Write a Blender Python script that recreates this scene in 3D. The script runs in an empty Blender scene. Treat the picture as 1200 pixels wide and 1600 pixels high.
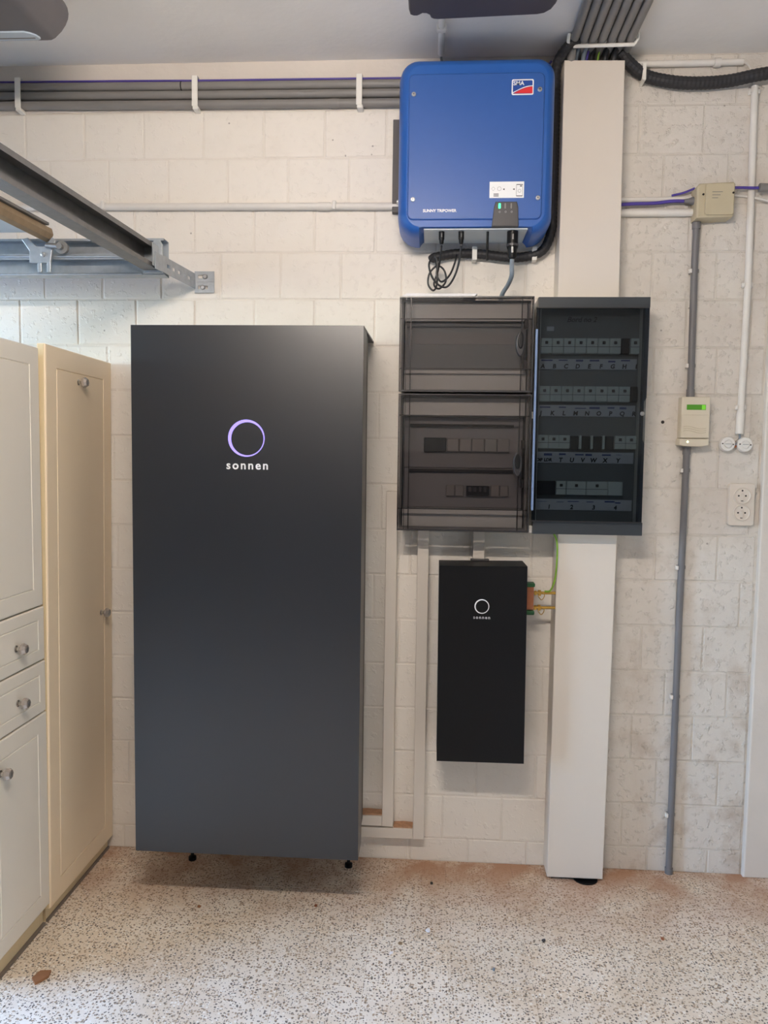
import bpy, bmesh, math, random
from mathutils import Vector, Matrix
random.seed(7)
S = bpy.context.scene
COL = S.collection

# ------------------------------------------------------------------ camera
CAM = Vector((0.0, -2.30, 1.24))
YAW, PITCH, ROLL = math.radians(3.52), math.radians(4.0), math.radians(0.75)
fw = Vector((-math.sin(YAW)*math.cos(PITCH), math.cos(YAW)*math.cos(PITCH), -math.sin(PITCH)))
rt = fw.cross(Vector((0, 0, 1))).normalized()
up = rt.cross(fw)
r2 = rt*math.cos(ROLL) + up*math.sin(ROLL)
u2 = -rt*math.sin(ROLL) + up*math.cos(ROLL)
cd = bpy.data.cameras.new('camera')
cam = bpy.data.objects.new('camera', cd); COL.objects.link(cam)
cam.matrix_world = Matrix(((r2.x, u2.x, -fw.x, CAM.x), (r2.y, u2.y, -fw.y, CAM.y), (r2.z, u2.z, -fw.z, CAM.z), (0, 0, 0, 1)))
cd.sensor_fit = 'HORIZONTAL'; cd.sensor_width = 36.0; cd.lens = 36.0
cd.clip_start = 0.02
S.camera = cam

# ------------------------------------------------------------------ world, daylight, exposure
W = bpy.data.worlds.new('world'); S.world = W; W.use_nodes = True
wn = W.node_tree.nodes; wl = W.node_tree.links
sky = wn.new('ShaderNodeTexSky'); sky.sky_type = 'NISHITA'
sky.sun_disc = False; sky.sun_elevation = math.radians(40); sky.sun_rotation = math.radians(90)
sky.air_density = 1.0; sky.dust_density = 0.8
wb_ = wn.new('ShaderNodeVectorMath'); wb_.operation = 'MULTIPLY'; wb_.inputs[1].default_value = (.82, .98, 1.22)   # daylight seen on a lamp white balance
wl.new(sky.outputs['Color'], wb_.inputs[0]); wl.new(wb_.outputs[0], wn['Background'].inputs['Color'])
wn['Background'].inputs['Strength'].default_value = 4.5
pl = bpy.data.lights.new('door_portal', 'AREA'); pl.shape = 'RECTANGLE'; pl.size = 1.95; pl.size_y = 2.2
pl.cycles.is_portal = True
po = bpy.data.objects.new('door_portal', pl); COL.objects.link(po)
po.location = (-3.24, -1.18, 0.93); po.rotation_euler = (0, math.radians(-90), 0)
LAMP_W = 225.0
LAMP_C = (1.0, 0.885, 0.78)
S.view_settings.view_transform = 'Standard'; S.view_settings.look = 'None'
S.view_settings.exposure = -0.03; S.view_settings.gamma = 1.0; S.view_settings.use_curve_mapping = False
S.cycles.use_denoising = True
S.cycles.max_bounces = 10; S.cycles.diffuse_bounces = 6; S.cycles.transparent_max_bounces = 24
S.cycles.sample_clamp_indirect = 6.0

# ------------------------------------------------------------------ materials
def lin(c):
    return tuple((v/12.92 if v <= .04045 else ((v+.055)/1.055)**2.4) for v in [x/255 for x in c]) + (1,)
def mat(name, col, rough=.5, metal=0.0, noise=0.0, nscale=40, bump=0.0, bscale=150, spec=.5, coat=0.0):
    """principled with optional colour mottling and relief, object space"""
    m = bpy.data.materials.new(name); m.use_nodes = True
    n, l = m.node_tree.nodes, m.node_tree.links
    b = n['Principled BSDF']
    c = lin(col)
    b.inputs['Base Color'].default_value = c
    b.inputs['Roughness'].default_value = rough; b.inputs['Metallic'].default_value = metal
    b.inputs['Specular IOR Level'].default_value = spec; b.inputs['Coat Weight'].default_value = coat
    g = n.new('ShaderNodeNewGeometry')
    if noise:
        t = n.new('ShaderNodeTexNoise'); t.inputs['Scale'].default_value = nscale; t.inputs['Detail'].default_value = 5
        l.new(g.outputs['Position'], t.inputs['Vector'])
        r = n.new('ShaderNodeMapRange'); r.inputs[1].default_value = .3; r.inputs[2].default_value = .7
        r.inputs[3].default_value = 1-noise; r.inputs[4].default_value = 1+noise*.6
        l.new(t.outputs['Fac'], r.inputs[0])
        mx = n.new('ShaderNodeVectorMath'); mx.operation = 'SCALE'; mx.inputs[0].default_value = c[:3]
        l.new(r.outputs[0], mx.inputs['Scale']); l.new(mx.outputs[0], b.inputs['Base Color'])
    if bump:
        t2 = n.new('ShaderNodeTexNoise'); t2.inputs['Scale'].default_value = bscale; t2.inputs['Detail'].default_value = 3
        l.new(g.outputs['Position'], t2.inputs['Vector'])
        bp = n.new('ShaderNodeBump'); bp.inputs['Strength'].default_value = bump; bp.inputs['Distance'].default_value = .002
        l.new(t2.outputs['Fac'], bp.inputs['Height']); l.new(bp.outputs[0], b.inputs['Normal'])
    return m
def glow(name, col, s):
    m = bpy.data.materials.new(name); m.use_nodes = True
    b = m.node_tree.nodes['Principled BSDF']
    b.inputs['Base Color'].default_value = lin(col); b.inputs['Emission Color'].default_value = lin(col)
    b.inputs['Emission Strength'].default_value = s
    return m
def smoked(name, tint, rough=.04):
    """thin tinted acrylic: coloured straight transmission under a fresnel gloss"""
    m = bpy.data.materials.new(name); m.use_nodes = True
    n, l = m.node_tree.nodes, m.node_tree.links
    n.remove(n['Principled BSDF'])
    tr = n.new('ShaderNodeBsdfTransparent'); tr.inputs[0].default_value = tint + (1,)
    gl = n.new('ShaderNodeBsdfGlossy'); gl.inputs['Roughness'].default_value = rough
    fr = n.new('ShaderNodeFresnel'); fr.inputs['IOR'].default_value = 1.45
    mx = n.new('ShaderNodeMixShader')
    l.new(fr.outputs[0], mx.inputs[0]); l.new(tr.outputs[0], mx.inputs[1]); l.new(gl.outputs[0], mx.inputs[2])
    l.new(mx.outputs[0], n['Material Output'].inputs['Surface'])
    return m

def wall_paint(name, base, dirt=0.5):
    m = bpy.data.materials.new(name); m.use_nodes = True
    n, l = m.node_tree.nodes, m.node_tree.links
    b = n['Principled BSDF']; b.inputs['Roughness'].default_value = .55
    g = n.new('ShaderNodeNewGeometry')
    def noise(sc, det=5, rough=.55):
        t = n.new('ShaderNodeTexNoise'); t.inputs['Scale'].default_value = sc; t.inputs['Detail'].default_value = det
        t.inputs['Roughness'].default_value = rough
        l.new(g.outputs['Position'], t.inputs['Vector']); return t
    def ramp(src, a, bb, c0=0, c1=1):
        r = n.new('ShaderNodeMapRange'); r.inputs[1].default_value = a; r.inputs[2].default_value = bb
        r.inputs[3].default_value = c0; r.inputs[4].default_value = c1; l.new(src, r.inputs[0]); return r.outputs[0]
    # stains: blotches, mostly on the lower right part of the wall
    sep = n.new('ShaderNodeSeparateXYZ'); l.new(g.outputs['Position'], sep.inputs[0])
    mx_ = ramp(sep.outputs['X'], .3, .75); mz = ramp(sep.outputs['Z'], 1.3, .2, 0.15, 1)
    mul = n.new('ShaderNodeMath'); mul.operation = 'MULTIPLY'; l.new(mx_, mul.inputs[0]); l.new(mz, mul.inputs[1])
    base_dirt = n.new('ShaderNodeMath'); base_dirt.operation = 'ADD'; base_dirt.inputs[1].default_value = .12
    l.new(mul.outputs[0], base_dirt.inputs[0])
    st = ramp(noise(9, 6, .65).outputs['Fac'], .5, .72)
    m2 = n.new('ShaderNodeMath'); m2.operation = 'MULTIPLY'; l.new(st, m2.inputs[0]); l.new(base_dirt.outputs[0], m2.inputs[1])
    m3 = n.new('ShaderNodeMath'); m3.operation = 'MULTIPLY'; m3.inputs[1].default_value = dirt; l.new(m2.outputs[0], m3.inputs[0])
    mix = n.new('ShaderNodeMix'); mix.data_type = 'RGBA'
    tone = n.new('ShaderNodeMix'); tone.data_type = 'RGBA'
    tone.inputs['A'].default_value = lin(base); tone.inputs['B'].default_value = lin(tuple(int(v*.92) for v in base))
    tn_ = n.new('ShaderNodeMath'); tn_.operation = 'MULTIPLY'; l.new(ramp(sep.outputs['X'], .38, .56), tn_.inputs[0]); l.new(ramp(noise(5, 5, .6).outputs['Fac'], .25, .5, .6, 1.), tn_.inputs[1])
    l.new(tn_.outputs[0], tone.inputs['Factor']); l.new(tone.outputs['Result'], mix.inputs['A'])
    mix.inputs['B'].default_value = lin((150, 122, 92))
    l.new(m3.outputs[0], mix.inputs['Factor'])
    # small dark chips where the paint is missing
    v = n.new('ShaderNodeTexVoronoi'); v.inputs['Scale'].default_value = 26
    l.new(g.outputs['Position'], v.inputs['Vector'])
    chip = n.new('ShaderNodeMath'); chip.operation = 'LESS_THAN'; chip.inputs[1].default_value = .075
    l.new(v.outputs['Distance'], chip.inputs[0])
    sepc = n.new('ShaderNodeSeparateColor'); l.new(v.outputs['Color'], sepc.inputs[0])
    sel = n.new('ShaderNodeMath'); sel.operation = 'LESS_THAN'; sel.inputs[1].default_value = .10; l.new(sepc.outputs[0], sel.inputs[0])
    ch = n.new('ShaderNodeMath'); ch.operation = 'MULTIPLY'; l.new(chip.outputs[0], ch.inputs[0]); l.new(sel.outputs[0], ch.inputs[1])
    chs = n.new('ShaderNodeMath'); chs.operation = 'MULTIPLY'; chs.inputs[1].default_value = .55; l.new(ch.outputs[0], chs.inputs[0])
    mix2 = n.new('ShaderNodeMix'); mix2.data_type = 'RGBA'; mix2.inputs['B'].default_value = lin((105, 92, 80))
    l.new(mix.outputs['Result'], mix2.inputs['A']); l.new(chs.outputs[0], mix2.inputs['Factor'])
    l.new(mix2.outputs['Result'], b.inputs['Base Color'])
    # lumpy paint
    ad = n.new('ShaderNodeMath'); ad.operation = 'ADD'
    lump = ramp(noise(45, 4, .6).outputs['Fac'], .55, .8, 0, 1.6)
    l.new(lump, ad.inputs[0]); l.new(noise(18, 6, .6).outputs['Fac'], ad.inputs[1])
    bp = n.new('ShaderNodeBump'); bp.inputs['Strength'].default_value = .45; bp.inputs['Distance'].default_value = .0045
    hm = n.new('ShaderNodeMath'); hm.operation = 'MULTIPLY'; l.new(ad.outputs[0], hm.inputs[0]); l.new(ramp(sep.outputs['X'], .45, .6, .75, 2.2), hm.inputs[1])
    l.new(hm.outputs[0], bp.inputs['Height']); l.new(bp.outputs[0], b.inputs['Normal'])
    return m

def terrazzo(name):
    m = bpy.data.materials.new(name); m.use_nodes = True
    n, l = m.node_tree.nodes, m.node_tree.links
    b = n['Principled BSDF']; b.inputs['Roughness'].default_value = .5
    g = n.new('ShaderNodeNewGeometry')
    def vor(sc, thr_d, thr_c, lo=0.0):
        mp = n.new('ShaderNodeMapping'); mp.inputs['Scale'].default_value = (1, 1, 1)
        t = n.new('ShaderNodeTexNoise'); t.inputs['Scale'].default_value = sc*.9; l.new(g.outputs['Position'], t.inputs['Vector'])
        vm = n.new('ShaderNodeVectorMath'); vm.operation = 'SCALE'; vm.inputs['Scale'].default_value = .9/sc
        l.new(t.outputs['Color'], vm.inputs[0])
        va = n.new('ShaderNodeVectorMath'); l.new(g.outputs['Position'], va.inputs[0]); l.new(vm.outputs[0], va.inputs[1])
        v = n.new('ShaderNodeTexVoronoi'); v.inputs['Scale'].default_value = sc; l.new(va.outputs[0], v.inputs['Vector'])
        d = n.new('ShaderNodeMapRange'); d.inputs[1].default_value = thr_d; d.inputs[2].default_value = thr_d*.8
        l.new(v.outputs['Distance'], d.inputs[0])
        s = n.new('ShaderNodeSeparateColor'); l.new(v.outputs['Color'], s.inputs[0])
        c = n.new('ShaderNodeMath'); c.operation = 'LESS_THAN'; c.inputs[1].default_value = thr_c; l.new(s.outputs[0], c.inputs[0])
        o = n.new('ShaderNodeMath'); o.operation = 'MULTIPLY'; l.new(d.outputs[0], o.inputs[0]); l.new(c.outputs[0], o.inputs[1])
        return o.outputs[0], s.outputs[1]
    def mix(a, bcol, fac):
        x = n.new('ShaderNodeMix'); x.data_type = 'RGBA'
        if isinstance(a, tuple): x.inputs['A'].default_value = a
        else: l.new(a, x.inputs['A'])
        x.inputs['B'].default_value = bcol; l.new(fac, x.inputs['Factor']); return x.outputs['Result']
    def noise(sc, a, bb, c0=0., c1=1.):
        t = n.new('ShaderNodeTexNoise'); t.inputs['Scale'].default_value = sc; t.inputs['Detail'].default_value = 6
        t.inputs['Roughness'].default_value = .62
        l.new(g.outputs['Position'], t.inputs['Vector'])
        r = n.new('ShaderNodeMapRange'); r.inputs[1].default_value = a; r.inputs[2].default_value = bb
        r.inputs[3].default_value = c0; r.inputs[4].default_value = c1; l.new(t.outputs['Fac'], r.inputs[0]); return r.outputs[0]
    def mul(a, bb):
        o = n.new('ShaderNodeMath'); o.operation = 'MULTIPLY'; l.new(a, o.inputs[0]); l.new(bb, o.inputs[1]); return o.outputs[0]
    c = mix(lin((244, 234, 219)), lin((228, 211, 188)), noise(4.5, .38, .62))
    w, _ = vor(120, .45, .28); c = mix(c, lin((246, 238, 226)), w)
    tn, _ = vor(140, .48, .34); c = mix(c, lin((176, 152, 124)), tn)
    dk, _ = vor(125, .36, .42); c = mix(c, lin((100, 91, 82)), dk)
    d2, _ = vor(210, .42, .34); c = mix(c, lin((138, 124, 108)), d2)
    oi = n.new('ShaderNodeObjectInfo'); rr_ = n.new('ShaderNodeMath'); rr_.operation = 'MULTIPLY'; rr_.inputs[1].default_value = .14; l.new(oi.outputs['Random'], rr_.inputs[0])
    c = mix(c, lin((170, 154, 134)), rr_.outputs[0])
    # brick dust swept along the foot of the wall
    sep = n.new('ShaderNodeSeparateXYZ'); l.new(g.outputs['Position'], sep.inputs[0])
    r = n.new('ShaderNodeMapRange'); r.inputs[1].default_value = -.40; r.inputs[2].default_value = -.02; l.new(sep.outputs['Y'], r.inputs[0])
    dust = mul(r.outputs[0], noise(6, .34, .58, 0.10, .95))
    c = mix(c, lin((172, 128, 98)), dust)
    l.new(c, b.inputs['Base Color'])
    bp = n.new('ShaderNodeBump'); bp.inputs['Strength'].default_value = .15; bp.inputs['Distance'].default_value = .001
    t = n.new('ShaderNodeTexNoise'); t.inputs['Scale'].default_value = 160; l.new(g.outputs['Position'], t.inputs['Vector'])
    l.new(t.outputs['Fac'], bp.inputs['Height']); l.new(bp.outputs[0], b.inputs['Normal'])
    return m

M = {
 'brick': wall_paint('painted_block', (233, 226, 216)),
 'mortar': wall_paint('painted_mortar', (228, 220, 209)),
 'plaster': mat('painted_plaster', (214, 205, 195), .6, noise=.05, nscale=6, bump=.5, bscale=60),
 'ceiling': mat('ceiling_paint', (232, 227, 221), .7, noise=.05, nscale=3, bump=.5, bscale=35),
 'floor': terrazzo('terrazzo'),
 'black': mat('black_powder_coat', (8, 8, 14), .34, bump=.04, bscale=900, noise=.02, spec=1.0),
 'black2': mat('matt_black', (12, 12, 14), .42, noise=.03, spec=.25),
 'greyside': mat('dark_grey_sheet', (92, 88, 84), .4, noise=.03),
 'pipe': mat('grey_pvc', (128, 124, 121), .45, noise=.04, nscale=12),
 'dpipe': mat('dark_grey_pvc', (112, 110, 112), .45, noise=.05, nscale=12),
 'wpipe': mat('painted_white_pipe', (224, 219, 212), .5, noise=.04, nscale=20),
 'wplastic': mat('white_plastic', (232, 228, 220), .4, noise=.02),
 'cream': mat('cream_trunking', (218, 208, 196), .42, noise=.015, nscale=4),
 'purple': mat('purple_sheath', (78, 62, 150), .5, noise=.05),
 'corr': mat('black_corrugated', (38, 37, 40), .55, noise=.08),
 'cable': mat('black_cable', (30, 29, 31), .45, noise=.05),
 'gcable': mat('grey_cable', (128, 138, 148), .5, noise=.03),
 'blue': mat('blue_enamel', (32, 88, 166), .38, bump=.05, bscale=1200, noise=.02),
 'blue2': mat('blue_enamel_cover', (44, 88, 160), .36, bump=.05, bscale=1200, noise=.02),
 'plateblue': mat('grey_blue_plate', (186, 194, 198), .5, noise=.02),
 'board': mat('dark_board', (88, 83, 82), .6, noise=.05),
 'dgrey': mat('dark_grey_plastic', (62, 60, 62), .4, noise=.03),
 'white': mat('white_print', (240, 240, 240), .5, noise=.01),
 'logoblue': mat('logo_blue', (30, 72, 150), .4, noise=.01),
 'logored': mat('logo_red', (222, 48, 52), .4, noise=.01),
 'ink': mat('ink', (22, 22, 28), .7, noise=.02),
 'inkgrey': mat('grey_ink', (150, 150, 152), .7, noise=.02),
 'blueink': mat('blue_ink', (70, 84, 140), .7, noise=.02),
 'steel': mat('galvanised', (172, 177, 182), .40, metal=.55, noise=.10, nscale=60),
 'screw': mat('screw_steel', (200, 200, 200), .3, metal=.9, noise=.03),
 'dsteel': mat('dull_steel', (126, 124, 122), .5, metal=.5, noise=.10, nscale=50),
 'tan': mat('aged_aluminium', (158, 136, 108), .5, metal=.3, noise=.12, nscale=40),
 'doorwhite': mat('door_underside', (206, 208, 204), .5, noise=.03),
 'sheet': mat('white_sheet', (240, 238, 240), .6, noise=.01),
 'furn': mat('ivory_foil', (244, 222, 190), .36, noise=.02, nscale=5),
 'furn2': mat('pale_ivory_foil', (236, 228, 214), .36, noise=.02, nscale=5),
 'edge': mat('cream_edge_band', (226, 206, 166), .45, noise=.02),
 'plinthgrey': mat('grey_plinth_strip', (120, 110, 100), .6, noise=.05),
 'gap': mat('shadow_gap', (60, 54, 48), .8, noise=.05),
 'body': mat('light_grey_abs', (196, 194, 190), .5, noise=.02),
 'bodydark': mat('grey_abs', (122, 120, 118), .5, noise=.02),
 'breaker': mat('breaker_plastic', (214, 222, 216), .5, noise=.02),
 'strip': mat('label_strip', (204, 206, 212), .6, noise=.03),
 'mod': mat('grey_module', (124, 118, 115), .5, noise=.02),
 'plate2': mat('dark_cover_plate', (122, 119, 120), .5, noise=.02),
 'plate': mat('cover_plate', (118, 121, 121), .55, noise=.02),
 'beige': mat('beige_box', (190, 178, 150), .5, noise=.03),
 'therm': mat('thermostat_beige', (214, 204, 184), .45, noise=.015),
 'lcd': glow('lcd_green', (70, 130, 30), .25),
 'lcdl': glow('lcd_light', (110, 190, 50), .5),
 'ledg': glow('led_green', (60, 240, 150), 2.2),
 'ledw': glow('led_white', (230, 255, 200), 2.0),
 'ring': glow('ring_violet', (150, 135, 240), 1.1),
 'socket': mat('old_white_socket', (216, 205, 192), .4, noise=.02),
 'porc': mat('white_bakelite', (226, 222, 216), .35, noise=.02),
 'hole': mat('socket_hole', (40, 34, 30), .8, noise=.02),
 'copper': mat('copper', (176, 112, 80), .4, metal=.6, noise=.1, nscale=60),
 'brass': mat('brass', (196, 156, 76), .35, metal=.8, noise=.1, nscale=60),
 'earthg': mat('green_clamp', (30, 84, 44), .5, noise=.05),
 'earthw': mat('green_yellow_wire', (128, 168, 48), .5, noise=.1, nscale=40),
 'crystal': mat('crystal_knob', (176, 166, 158), .10, metal=.35, noise=.03, spec=.9, coat=.6),
 'chrome': mat('chrome', (190, 186, 180), .2, metal=.95, noise=.02),
 'opener': mat('grey_opener_plastic', (108, 104, 106), .5, noise=.03),
 'opener2': mat('dark_opener_plastic', (66, 60, 62), .5, noise=.03),
 'lens': mat('frosted_lens', (186, 200, 214), .25, noise=.02, coat=.3),
 'chip': mat('brown_card', (150, 104, 70), .8, noise=.08),
 'asphalt': mat('driveway', (150, 148, 144), .9, noise=.1, nscale=8),
 'smokeg': smoked('smoked_grey', (.79, .775, .775)),
 'smokeb': smoked('smoked_blue', (.555, .59, .62)),
 'rib': mat('smoked_rib', (46, 44, 46), .3, noise=.02),
}

# ------------------------------------------------------------------ mesh helpers (world coordinates)
def origin(o):
    v = Vector((0, 0, 0))
    while o is not None:
        v += o.location; o = o.parent
    return v
def obj(name, bm, material, parent=None, loc=None, smooth=False):
    """link a bmesh (world coords) as one mesh object; loc moves the pivot there"""
    base = Vector(loc) if loc is not None else (origin(parent) if parent else Vector((0, 0, 0)))
    bmesh.ops.recalc_face_normals(bm, faces=bm.faces)
    bmesh.ops.translate(bm, verts=bm.verts, vec=-base)
    me = bpy.data.meshes.new(name); bm.to_mesh(me); bm.free()
    me.materials.append(M[material] if isinstance(material, str) else material)
    if smooth:
        for p in me.polygons: p.use_smooth = True
        try: me.set_sharp_from_angle(angle=math.radians(40))
        except Exception: pass
    o = bpy.data.objects.new(name, me); COL.objects.link(o)
    if smooth:
        wn_ = o.modifiers.new('weighted_normal', 'WEIGHTED_NORMAL'); wn_.keep_sharp = True
    if parent:
        o.parent = parent; o.location = base - origin(parent)
    else: o.location = base
    return o
def thing(name, label, cat, loc, group=None):
    o = bpy.data.objects.new(name, None); COL.objects.link(o)
    o.empty_display_size = .05; o.location = loc; o['label'] = label; o['category'] = cat
    if group: o['group'] = group
    return o
def tag(o, label, cat, group=None):
    o['label'] = label; o['category'] = cat
    if group: o['group'] = group
    return o
def box(x0, x1, y0, y1, z0, z1, bev=0.0, seg=2, bm=None):
    b = bmesh.new()
    vs = [b.verts.new(p) for p in ((x0,y0,z0),(x1,y0,z0),(x1,y1,z0),(x0,y1,z0),(x0,y0,z1),(x1,y0,z1),(x1,y1,z1),(x0,y1,z1))]
    for f in ((0,3,2,1),(4,5,6,7),(0,1,5,4),(1,2,6,5),(2,3,7,6),(3,0,4,7)): b.faces.new([vs[i] for i in f])
    if bev: bmesh.ops.bevel(b, geom=list(b.edges), offset=bev, segments=seg, affect='EDGES', profile=.5)
    if bm is None: return b
    join(bm, b); return bm
def join(dst, src):
    me = bpy.data.meshes.new('tmp'); src.to_mesh(me); src.free(); dst.from_mesh(me); bpy.data.meshes.remove(me); return dst
def prism(poly, a, b_, axis='y', bev=0.0, seg=2):
    """polygon in the two other axes (x,z for y; y,z for x; x,y for z) extruded a..b"""
    bm = bmesh.new()
    def P(u, v, t): return (u, t, v) if axis == 'y' else ((t, u, v) if axis == 'x' else (u, v, t))
    A = [bm.verts.new(P(u, v, a)) for u, v in poly]; B = [bm.verts.new(P(u, v, b_)) for u, v in poly]
    fa = bm.faces.new(A); fb = bm.faces.new(B[::-1])
    n = len(poly)
    for i in range(n): bm.faces.new((A[i], B[i], B[(i+1) % n], A[(i+1) % n]))
    if bev:
        bmesh.ops.recalc_face_normals(bm, faces=bm.faces)
        bmesh.ops.bevel(bm, geom=list(fa.edges), offset=bev, segments=seg, affect='EDGES', profile=.5)
    return bm
def rrect(x0, x1, z0, z1, r, n=6):
    if not isinstance(r, (tuple, list)): r = (r,)*4      # bl, br, tr, tl
    out = []
    for (cx, cz, a0, rr) in ((x0+r[0], z0+r[0], 180, r[0]), (x1-r[1], z0+r[1], 270, r[1]), (x1-r[2], z1-r[2], 0, r[2]), (x0+r[3], z1-r[3], 90, r[3])):
        for i in range(n+1):
            a = math.radians(a0 + 90*i/n); out.append((cx+rr*math.cos(a), cz+rr*math.sin(a)))
    return out
def smoothpath(pts, n=8):
    P = [Vector(p) for p in pts]; P = [2*P[0]-P[1]] + P + [2*P[-1]-P[-2]]
    out = []
    for i in range(1, len(P)-2):
        for k in range(n):
            t = k/n; a, b, c, d = P[i-1], P[i], P[i+1], P[i+2]
            out.append(.5*((2*b)+(c-a)*t+(2*a-5*b+4*c-d)*t*t+(-a+3*b-3*c+d)*t**3))
    out.append(P[-2]); return out
def tube(pts, r, seg=10, bm=None, rfun=None):
    b = bmesh.new(); P = [Vector(p) for p in pts]
    rings = []; up_ = None
    for i, p in enumerate(P):
        t = (P[min(i+1, len(P)-1)]-P[max(i-1, 0)]).normalized()
        if up_ is None:
            up_ = Vector((0, 0, 1)) if abs(t.z) < .9 else Vector((1, 0, 0))
        s = t.cross(up_).normalized(); up_ = s.cross(t).normalized()
        rr = rfun(i) if rfun else r
        rings.append([b.verts.new(p + (s*math.cos(2*math.pi*k/seg)+up_*math.sin(2*math.pi*k/seg))*rr) for k in range(seg)])
    for a, c in zip(rings, rings[1:]):
        for k in range(seg): b.faces.new((a[k], a[(k+1) % seg], c[(k+1) % seg], c[k]))
    b.faces.new(rings[0][::-1]); b.faces.new(rings[-1])
    if bm is None: return b
    join(bm, b); return bm
def resample(pts, step):
    P = [Vector(p) for p in pts]; out = [P[0]]; acc = 0
    for a, c in zip(P, P[1:]):
        L = (c-a).length; d = step-acc
        while d <= L:
            out.append(a.lerp(c, d/L)); d += step
        acc = (acc+L) % step
    return out
def corr(pts, r, step=.003):
    P = resample(smoothpath(pts, 16), step)
    return tube(P, r, 14, rfun=lambda i: r if (i//2) % 2 else r*.955)
def lathe(center, axis, prof, seg=24):
    """prof: list of (radius, distance along axis)"""
    ax = Vector(axis).normalized(); s = ax.orthogonal().normalized(); t = ax.cross(s)
    b = bmesh.new(); rings = []
    for r, h in prof:
        rings.append([b.verts.new(Vector(center)+ax*h+(s*math.cos(2*math.pi*k/seg)+t*math.sin(2*math.pi*k/seg))*max(r, 1e-5)) for k in range(seg)])
    for a, c in zip(rings, rings[1:]):
        for k in range(seg): b.faces.new((a[k], a[(k+1) % seg], c[(k+1) % seg], c[k]))
    b.faces.new(rings[0][::-1]); b.faces.new(rings[-1])
    return b
def ringmesh(cx, cz, r0, y, seg=48, width=lambda a: .006, th=.0015):
    b = bmesh.new(); R = []
    for k in range(seg):
        a = 2*math.pi*k/seg; w = width(a); c, s_ = math.cos(a), math.sin(a)
        R.append([b.verts.new((cx+c*r0, y, cz+s_*r0)), b.verts.new((cx+c*r0, y-th, cz+s_*r0)),
                  b.verts.new((cx+c*(r0-w), y-th, cz+s_*(r0-w))), b.verts.new((cx+c*(r0-w), y, cz+s_*(r0-w)))])
    for k in range(seg):
        A, B = R[k], R[(k+1) % seg]
        for i in range(4): b.faces.new((A[i], A[(i+1) % 4], B[(i+1) % 4], B[i]))
    return b
def text(name, s, size, x, y, z, material, parent, space=1.0, off=0.0, align='CENTER', depth=.0004, xs=1.0, shear=0.0):
    cu = bpy.data.curves.new(name, 'FONT'); cu.body = s; cu.size = size; cu.align_x = align; cu.align_y = 'CENTER'
    cu.space_character = space; cu.offset = off; cu.extrude = depth; cu.resolution_u = 3; cu.shear = shear
    t = bpy.data.objects.new(name, cu); COL.objects.link(t)
    bpy.context.view_layer.update()
    me = bpy.data.meshes.new_from_object(t.evaluated_get(bpy.context.evaluated_depsgraph_get()))
    bpy.data.objects.remove(t); bpy.data.curves.remove(cu)
    me.transform(Matrix.Translation((0, 0, 0)) @ Matrix.Rotation(math.radians(90), 4, 'X') @ Matrix.Diagonal((xs, 1, 1, 1)))
    me.materials.clear(); me.materials.append(M[material])
    o = bpy.data.objects.new(name, me); COL.objects.link(o)
    if parent: o.parent = parent; o.location = Vector((x, y, z))-origin(parent)
    else: o.location = (x, y, z)
    return o
def struct(o):
    o['kind'] = 'structure'; return o

# ================================================================== THE ROOM
H = 2.39
XL, XR, YF = -3.2, 2.3, -4.8
f = struct(obj('floor', box(XL, XR, YF, .20, -.15, -.0012), 'floor'))
TS = .2
def tile_mesh():
    h = TS/2-.0005; c = .0008; b = bmesh.new()
    R = [[b.verts.new((sx*q, sy*q, z)) for sx, sy in ((-1, -1), (1, -1), (1, 1), (-1, 1))] for q, z in ((h, -.0012), (h, -.0005), (h-c, 0))]
    b.faces.new(R[2])
    for A, B in zip(R, R[1:]):
        for i in range(4): b.faces.new((A[i], A[(i+1) % 4], B[(i+1) % 4], B[i]))
    bmesh.ops.recalc_face_normals(b, faces=b.faces)
    me = bpy.data.meshes.new('tile'); b.to_mesh(me); b.free(); me.materials.append(M['floor']); return me
TM = tile_mesh(); frest = bmesh.new()
for i in range(-17, 12):
    for j in range(0, 25):
        x0 = .061+TS*i; y1 = .015-TS*j
        if x0 < XL or x0+TS > XR or y1-TS < YF: continue
        if -1.55 < x0 < 1.35 and j < 6:
            o = bpy.data.objects.new('tile', TM); COL.objects.link(o); o.parent = f
            o.location = (x0+TS/2, y1-TS/2, random.uniform(-.0002, .0001)); o.rotation_euler = (0, 0, math.pi/2*random.randint(0, 3))
        else:
            b_ = box(x0+.0005, x0+TS-.0005, y1-TS+.0005, y1-.0005, -.0012, 0); join(frest, b_)
fr_ = obj('tile_remainder', frest, 'floor', f); fr_['kind'] = 'stuff'
c_ = struct(obj('ceiling', box(XL-.2, XR+.2, YF-.2, .20, H, H+.2), 'ceiling'))
wb = struct(obj('wall_back', box(XL, XR, .0026, .20, 0, H), 'mortar'))
struct(obj('wall_right', box(XR, XR+.2, YF, .20, 0, H), 'plaster'))
struct(obj('wall_front', box(XL, XR, YF-.2, YF, 0, H), 'plaster'))
wlft = box(XL-.2, XL, YF, -2.30, 0, H)
box(XL-.2, XL, -.08, .20, 0, H, bm=wlft); box(XL-.2, XL, -2.30, -.08, 1.90, H, bm=wlft)
struct(obj('wall_left', wlft, 'plaster'))
struct(obj('driveway_ground', box(-14, XL, -9, 7, -.15, -.002), 'asphalt'))
# plain rendered band under the ceiling and the plastered pier at the right
struct(obj('trim_1', box(XL, .340, 0, .0032, 2.252, H), 'plaster', wb))
pier = prism([(.953, 0), (.956, .9), (.952, H), (XR, H), (XR, 0)], -.016, .004, 'y', .004)
struct(obj('trim_2', pier, 'plaster', wb))

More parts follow.
